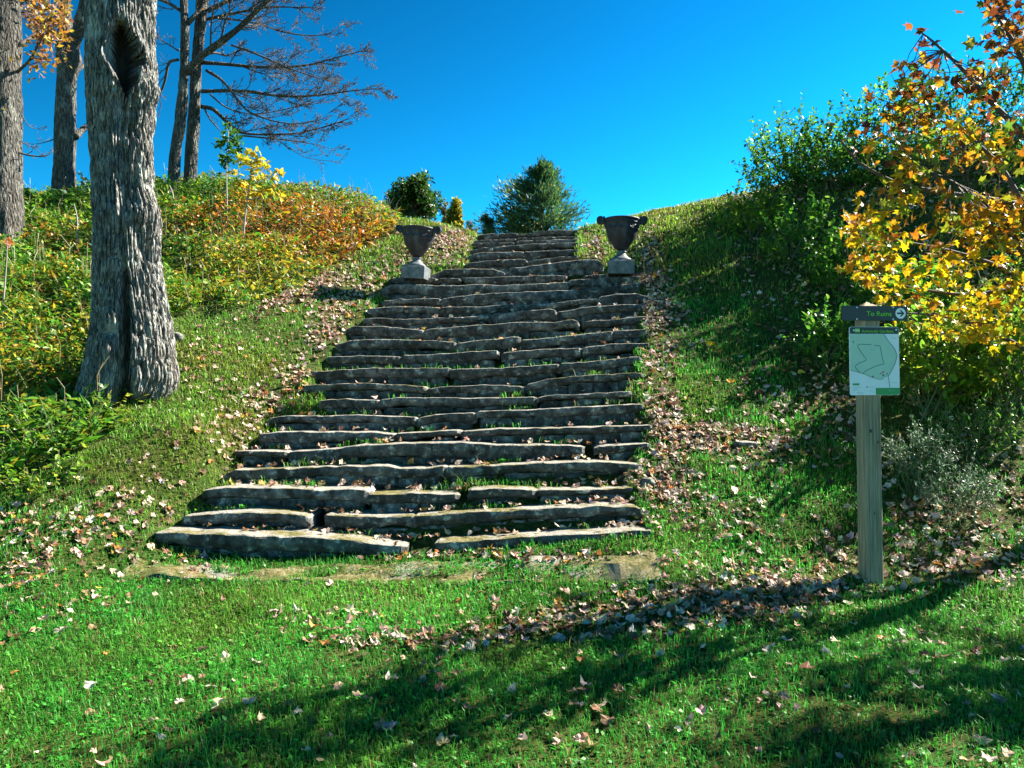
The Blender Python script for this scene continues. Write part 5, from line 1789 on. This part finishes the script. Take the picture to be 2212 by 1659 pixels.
def build_urn(label, base_v, Y, s, tilt, yaw):
    b = W(base_v[0], base_v[1], Y)
    t = thing('garden_urn', label, 'urn', b, 'pair of garden urns flanking the steps')
    t.scale = (s, s, s)
    t.rotation_euler = (math.radians(1.5), math.radians(tilt), yaw)
    # plinth with a moulded upper slab
    m = MB()
    for w, z0, z1 in ((0.150, -0.03, 0.128), (0.136, 0.126, 0.140)):
        bev = 0.006
        pr = [(w - bev, z0), (w, z0 + bev), (w, z1 - bev), (w - bev, z1), (0.0, z1)]
        V, F = [], []
        cor = [(-1, -1), (1, -1), (1, 1), (-1, 1)]
        for q, z_ in pr: V += [(c[0] * q, c[1] * q, z_) for c in cor]
        F = [(i * 4 + j, i * 4 + (j + 1) % 4, i * 4 + 4 + (j + 1) % 4, i * 4 + 4 + j) for i in range(4) for j in range(4)]
        m.add(V, None, F)
    link('plinth', m.mesh('plinth', False), M['urn_foot'], t)
    V, F = lathe([(0.120, 0.138), (0.124, 0.146), (0.122, 0.156), (0.105, 0.168), (0.082, 0.184), (0.062, 0.204), (0.052, 0.222), (0.050, 0.232), (0.058, 0.236), (0.061, 0.243), (0.057, 0.250), (0.046, 0.254), (0.0, 0.254)], 40)
    link('foot', make_mesh('foot', V, [F]), M['urn_foot'], t)
    out = [(0.030, 0.252), (0.055, 0.264), (0.080, 0.285), (0.102, 0.315), (0.122, 0.346), (0.147, 0.385), (0.167, 0.424), (0.179, 0.463), (0.185, 0.495), (0.189, 0.498), (0.190, 0.503), (0.187, 0.508), (0.189, 0.54), (0.192, 0.572), (0.197, 0.576), (0.197, 0.583), (0.194, 0.587),
           (0.198, 0.600), (0.206, 0.610), (0.211, 0.620), (0.210, 0.629), (0.200, 0.633), (0.190, 0.626), (0.180, 0.590), (0.172, 0.52), (0.150, 0.44), (0.110, 0.35), (0.05, 0.31), (0.0, 0.305)]
    V, F = lathe(out, 80, 0.045, (0.262, 0.41), 24)
    bowl = link('bowl', make_mesh('bowl', V, [F]), M['urn'], t)
    # raised swag band on the bowl
    m = MB()
    for q in range(10):
        a0 = 2 * math.pi * q / 10
        aa = a0 + np.linspace(0, 2 * math.pi / 10, 9)
        zz = 0.548 - 0.035 * np.sin(np.linspace(0, math.pi, 9))
        rr = np.interp(zz, [0.485, 0.565], [0.184, 0.192])
        m.tube(np.stack([rr * np.cos(aa), rr * np.sin(aa), zz], -1), 0.0055, 5)
    link('swag', m.mesh('swag'), M['urn'], bowl)
    for sg in (-1, 1):
        h = bpy.data.objects.new('handle', None)
        m = MB()
        # scroll: a ribbon wound into a volute seen end-on, joined to the rim
        a = np.linspace(0, 2 * math.pi * 1.6, 40)
        rad = 0.052 * (1 - 0.72 * a / a[-1])
        cx_h, cz_h = 0.252, 0.618
        px, pz = cx_h + rad * np.cos(a + math.pi * 0.75), cz_h + rad * np.sin(a + math.pi * 0.75)
        lead = np.array([[0.190, 0.53], [0.200, 0.57], [0.206, 0.60]])
        px, pz = np.r_[lead[:, 0], px], np.r_[lead[:, 1], pz]
        wdt = 0.042
        V, F = [], []
        for i in range(len(px)):
            nxv = np.array([px[min(i + 1, len(px) - 1)] - px[max(i - 1, 0)], pz[min(i + 1, len(px) - 1)] - pz[max(i - 1, 0)]])
            nxv = nxv / (np.linalg.norm(nxv) + 1e-9)
            nn = np.array([-nxv[1], nxv[0]]) * 0.009
            for (du, dv) in ((1, -1), (1, 1), (-1, 1), (-1, -1)):
                V.append((sg * (px[i] + nn[0] * du), dv * wdt, pz[i] + nn[1] * du))
        for i in range(len(px) - 1):
            for j in range(4): F.append((i * 4 + j, i * 4 + (j + 1) % 4, i * 4 + 4 + (j + 1) % 4, i * 4 + 4 + j))
        F += [(3, 2, 1, 0), tuple(range(len(V) - 4, len(V)))]
        m.add(V, None, F)
        # eye of the volute
        m.tube([(sg * cx_h, -wdt - 0.008, cz_h), (sg * cx_h, wdt + 0.008, cz_h)], 0.017, 14)
        m.tube([(sg * cx_h, -wdt * 0.86, cz_h), (sg * cx_h, wdt * 0.86, cz_h)], 0.043, 18)
        link('handle', m.mesh('handle', False), M['urn'], t)
        bpy.data.objects.remove(h)
    return t


build_urn('dark scroll-handled garden urn on a grey plinth, nearer the trees', (898, 599), 10.02, 0.985, 4.0, math.radians(-9))
build_urn('dark scroll-handled garden urn on a grey plinth, nearer the signpost', (1341, 589), 9.62, 1.03, 1.5, math.radians(-6))


# ------------------------------------------------------------------ signpost
def woodmat():
    m, t, n, l, b = newmat('weathered_post_wood')
    tc = n.new('ShaderNodeTexCoord').outputs['Object']
    a = noise_tex(n, l, tc, 4, 8, 0.65, (22, 22, 0.8))
    r = ramp(n, [(0.3, (0.14, 0.095, 0.06)), (0.5, (0.29, 0.22, 0.145)), (0.7, (0.43, 0.35, 0.25))])
    l.new(a.outputs[0], r.inputs[0])
    k = noise_tex(n, l, tc, 3.0, 3, 0.5, (1, 1, 0.5))
    rk = ramp(n, [(0.4, (0.85, 0.9, 0.85)), (0.62, (1.1, 1.05, 1.0))])
    l.new(k.outputs[0], rk.inputs[0])
    l.new(mixc(n, l, 1.0, r.outputs[0], rk.outputs[0], 'MULTIPLY'), b.inputs['Base Color'])
    b.inputs['Roughness'].default_value = 0.85
    bump(n, l, b, a.outputs[0], 0.7, 0.004)
    return m


M['wood'] = woodmat()
M['board'] = plain('dark_slate_board', (0.035, 0.042, 0.05), 0.45, vary=0.1)
M['lime'] = plain('lime_print', (0.17, 0.55, 0.02), 0.5, vary=0.04)
M['white'] = plain('white_print', (0.80, 0.82, 0.84), 0.5, vary=0.03)
M['map_green'] = plain('pale_green_map_print', (0.44, 0.62, 0.50), 0.5, vary=0.03, scale=12)
M['ink'] = plain('dark_map_ink', (0.06, 0.10, 0.10), 0.5, vary=0.1)
M['panel_green'] = plain('green_panel_print', (0.04, 0.30, 0.08), 0.5, vary=0.05)
M['faint'] = plain('faint_grey_print', (0.36, 0.44, 0.46), 0.5, vary=0.1)
M['pink'] = plain('pink_marker_print', (0.65, 0.12, 0.16), 0.5, vary=0.05)
M['screw'] = plain('steel_screw', (0.5, 0.5, 0.5), 0.35, 0.8, vary=0.1)

SY = 5.0
bx, bz = float(W(1881, 1250, SY)[0]), float(H(float(W(1881, 1250, SY)[0]), SY))
sign = thing('signpost', 'weathered wooden signpost with a dark arrow board and a trail map', 'signpost', (bx, SY, bz))
YAW = math.radians(7)
sign.rotation_euler = (0, math.radians(-0.4), YAW)
topz = float(W(1868, 652, SY)[2]) - bz
m = MB()
hw = 0.053
rngp = np.random.default_rng(77)
zs = np.linspace(-0.3, topz - 0.034, 24)
V, F = [], []
for z_ in zs:
    ch = 0.004
    ring = [(-hw + ch, -hw), (hw - ch, -hw), (hw, -hw + ch), (hw, hw - ch), (hw - ch, hw), (-hw + ch, hw), (-hw, hw - ch), (-hw, -hw + ch)]
    V += [(a + rngp.normal(0, .0006), b_ + rngp.normal(0, .0006), z_) for a, b_ in ring]
for i in range(len(zs) - 1):
    for j in range(8): F.append((i * 8 + j, i * 8 + (j + 1) % 8, i * 8 + 8 + (j + 1) % 8, i * 8 + 8 + j))
k = len(V)
V.append((0, 0, topz))
m.add(V, [((len(zs) - 1) * 8 + j, (len(zs) - 1) * 8 + (j + 1) % 8, k) for j in range(8)], F)
link('post', m.mesh('post', False), M['wood'], sign)
# knots in the wood
for kx, kz, kr in ((-0.018, 0.93, 0.009), (0.03, 0.86, 0.006), (0.0, 0.42, 0.005)):
    m = MB()
    aa = np.linspace(0, 2 * math.pi, 12, endpoint=False)
    m.prism([(kx + kr * math.cos(a), kz + 1.3 * kr * math.sin(a)) for a in aa], -hw - 0.0012, -hw + 0.01)
    link('knot', m.mesh('knot', False), M['twig'], sign)


def rrect(x0, x1, z0, z1, rad, n=6):
    pts = []
    for cx_r, cz_r, a0 in ((x1 - rad, z1 - rad, 0), (x0 + rad, z1 - rad, 90), (x0 + rad, z0 + rad, 180), (x1 - rad, z0 + rad, 270)):
        for i in range(n + 1):
            a = math.radians(a0 + 90 * i / n)
            pts.append((cx_r + rad * math.cos(a), cz_r + rad * math.sin(a)))
    return pts[::-1]


# boards drawn in a magnified tracing: 770 units across the map = 0.33 m
US = 112.5 / FV * SY / 770.0
zmap_c = float(W(1868, 781, SY)[2]) - bz


def bp(px, py):
    """tracing unit to board x,z about the map's middle"""
    return ((px - 640) * US, zmap_c + (1005 - py) * US)


YB = -hw - 0.004
BX = -0.008


def flat(name, poly, mat, parent, y0, y1):
    m = MB()
    m.prism(poly, y0, y1)
    o = link(name, m.mesh(name, False), M[mat], parent)
    return o


def txt(name, body, px0, px1, base_py, capu, mat, parent, y):
    cu = bpy.data.curves.new(name, 'FONT')
    cu.body = body
    cu.size = 1.0
    cu.extrude = 0.0
    cu.offset = 0.012
    tmp = bpy.data.objects.new(name, cu)
    C.objects.link(tmp)
    dg = bpy.context.evaluated_depsgraph_get()
    me = bpy.data.meshes.new_from_object(tmp.evaluated_get(dg))
    bpy.data.objects.remove(tmp)
    n = len(me.vertices)
    co = np.zeros(n * 3)
    me.vertices.foreach_get('co', co)
    co = co.reshape(-1, 3)
    w = co[:, 0].max() - co[:, 0].min()
    (x0, z0), (x1, _) = bp(px0, base_py), bp(px1, base_py)
    sx = (x1 - x0) / w
    sz = capu * US / 0.70
    out = np.stack([x0 + (co[:, 0] - co[:, 0].min()) * sx, np.full(n, y), z0 + co[:, 1] * sz], -1)
    me.vertices.foreach_set('co', out.ravel().astype(np.float32))
    me.update()
    return link(name, me, M[mat], parent)


def disc_poly(px, py, ru, n=28):
    c = bp(px, py)
    return [(c[0] + ru * US * math.cos(-2 * math.pi * i / n), c[1] + ru * US * math.sin(-2 * math.pi * i / n)) for i in range(n)]


# arrow board
x0, z1 = bp(168, 198)
x1, z0 = bp(1190, 412)
ab = flat('arrow_board', rrect(x0, x1, z0, z1, 0.007), 'board', sign, YB - 0.008, YB)
txt('lettering', 'To Ruins', 542, 935, 345, 68, 'lime', ab, YB - 0.0092)
flat('arrow_disc', disc_poly(1078, 305, 80), 'white', ab, YB - 0.0094, YB - 0.0075)
arrow = [(1020, 292), (1095, 292), (1062, 258), (1088, 258), (1135, 305), (1088, 352), (1062, 352), (1095, 318), (1020, 318)]
ap = [bp(*q) for q in arrow]
m = MB()
V = [(p[0], YB - 0.0104, p[1]) for p in ap]
V += [(p[0], YB - 0.0085, p[1]) for p in ap]
n9 = 9
m.add(V, [(0, 1, 7), (0, 7, 8), (2, 3, 4), (1, 2, 4), (1, 4, 7), (7, 4, 6), (6, 4, 5)], [(i, i + n9, (i + 1) % n9 + n9, (i + 1) % n9) for i in range(n9)])
link('arrow', m.mesh('arrow', False), M['board'], ab)
for px, py in ((395, 222), (962, 218), (392, 392), (958, 392)):
    flat('screw', disc_poly(px, py, 12, 12), 'screw', ab, YB - 0.0108, YB - 0.0075)
# map board
x0, z1 = bp(278, 505)
x1, z0 = bp(1050, 1503)
mapb = flat('map_board', rrect(x0, x1, z0, z1, 0.012), 'white', sign, YB - 0.006, YB)
y_1, y_2, y_3 = YB - 0.0072, YB - 0.0082, YB - 0.0092
hx0, hz1 = bp(284, 509)
hx1, hz0 = bp(1045, 607)
flat('header', [(hx0, hz0), (hx0, hz1 - 0.01), (hx0 + 0.003, hz1 - 0.003), (hx0 + 0.01, hz1), (hx1 - 0.01, hz1), (hx1 - 0.003, hz1 - 0.003), (hx1, hz1 - 0.01), (hx1, hz0)], 'board', mapb, y_1, YB - 0.005)
txt('lettering', 'Ashintully Gardens', 465, 962, 586, 38, 'lime', mapb, y_2)
flat('emblem', [bp(*q) for q in ((362, 585), (362, 530), (438, 530), (438, 585))], 'lime', mapb, y_2, YB - 0.0065)
m = MB()
for a in ((372, 574, 384, 542), (396, 574, 404, 536), (416, 574, 428, 548)):
    q = [bp(a[0], a[1]), bp(a[0], a[3]), bp(a[2], a[3]), bp(a[2], a[1])]
    m.add([(p[0], y_3, p[1]) for p in q], None, [(0, 1, 2, 3)])
link('emblem_mark', m.mesh('emblem_mark', False), M['white'], mapb)
region = [(286, 1145), (286, 612), (815, 612), (850, 672), (905, 745), (965, 810), (1000, 880), (1010, 940), (985, 1030), (930, 1130), (890, 1200), (868, 1222), (830, 1228), (770, 1275), (700, 1268), (620, 1245), (520, 1205), (420, 1172), (340, 1152)]
flat('map_area', [bp(*q) for q in region], 'map_green', mapb, y_1, YB - 0.0055)


def ink_line(pts, w, mat='ink', name='trail_line', y=None):
    p = np.array([bp(*q) for q in pts])
    d = np.gradient(p, axis=0)
    d /= np.linalg.norm(d, axis=1, keepdims=True) + 1e-9
    nn = np.stack([-d[:, 1], d[:, 0]], -1) * w * US / 2
    a, b_ = p + nn, p - nn
    yy = y_2 if y is None else y
    V = [(q[0], yy, q[1]) for q in a] + [(q[0], yy, q[1]) for q in b_]
    k = len(p)
    m = MB()
    m.add(V, None, [(i, i + 1, i + 1 + k, i + k) for i in range(k - 1)])
    link(name, m.mesh(name, False), M[mat], mapb)


ink_line([(612, 772), (590, 763), (520, 762), (440, 758), (410, 765), (398, 785), (420, 825), (455, 880), (490, 930), (530, 970), (528, 992), (490, 1012), (430, 1030), (385, 1055), (360, 1080), (365, 1105), (395, 1140), (430, 1172)], 8)
ink_line([(662, 772), (690, 782), (720, 776), (750, 785), (758, 830), (770, 900), (782, 960), (798, 1020), (808, 1045), (760, 1058), (690, 1075), (610, 1108), (540, 1138), (500, 1165), (470, 1190)], 8)
ink_line([(815, 612), (850, 672), (905, 745), (965, 810), (1000, 880), (1010, 940), (985, 1030), (930, 1130), (890, 1200), (868, 1222), (876, 1270), (885, 1330), (893, 1392)], 7, name='road_line')
ink_line([(868, 1222), (830, 1228), (770, 1275), (700, 1268), (620, 1245), (520, 1205), (420, 1172), (340, 1152), (286, 1145)], 5, name='boundary_line')
ink_line([(735, 1195), (770, 1178), (810, 1155)], 14, 'pink', 'marker')
ink_line([(335, 710), (337, 745)], 9, name='north_mark')
for px, py, ru in ((632, 1230, 12), (792, 1212, 14), (852, 1192, 10), (540, 1383, 10)):
    flat('map_symbol', disc_poly(px, py, ru, 10), 'ink', mapb, y_2, YB - 0.0065)
flat('legend_bar', [bp(*q) for q in ((318, 1357), (318, 1330), (420, 1330), (420, 1357))], 'panel_green', mapb, y_1, YB - 0.0055)
flat('footer_panel', [bp(*q) for q in ((675, 1499), (675, 1398), (1046, 1398), (1046, 1470), (1036, 1490), (1020, 1499))], 'panel_green', mapb, y_1, YB - 0.0055)
for a_, b_, yy in ((318, 440, 1386), (318, 400, 1416), (375, 480, 1468), (325, 350, 1440), (575, 645, 1384), (570, 620, 1440), (935, 1000, 672), (930, 1012, 1322), (855, 975, 1440), (595, 680, 838)):
    ink_line([(a_, yy), ((a_ + b_) / 2, yy), (b_, yy)], 5, 'faint', 'legend_line', y_2 - 0.0003)
for px, py in ((345, 556), (1006, 547)):
    flat('screw', disc_poly(px, py, 14, 12), 'screw', mapb, YB - 0.0088, YB - 0.0055)

tris = 0
for o in scene.objects:
    if o.type == 'MESH': tris += sum(1 for _ in ()) if False else len(o.data.loops) - 2 * len(o.data.polygons)
print('TRIANGLES', tris, 'fallen leaves', nL)
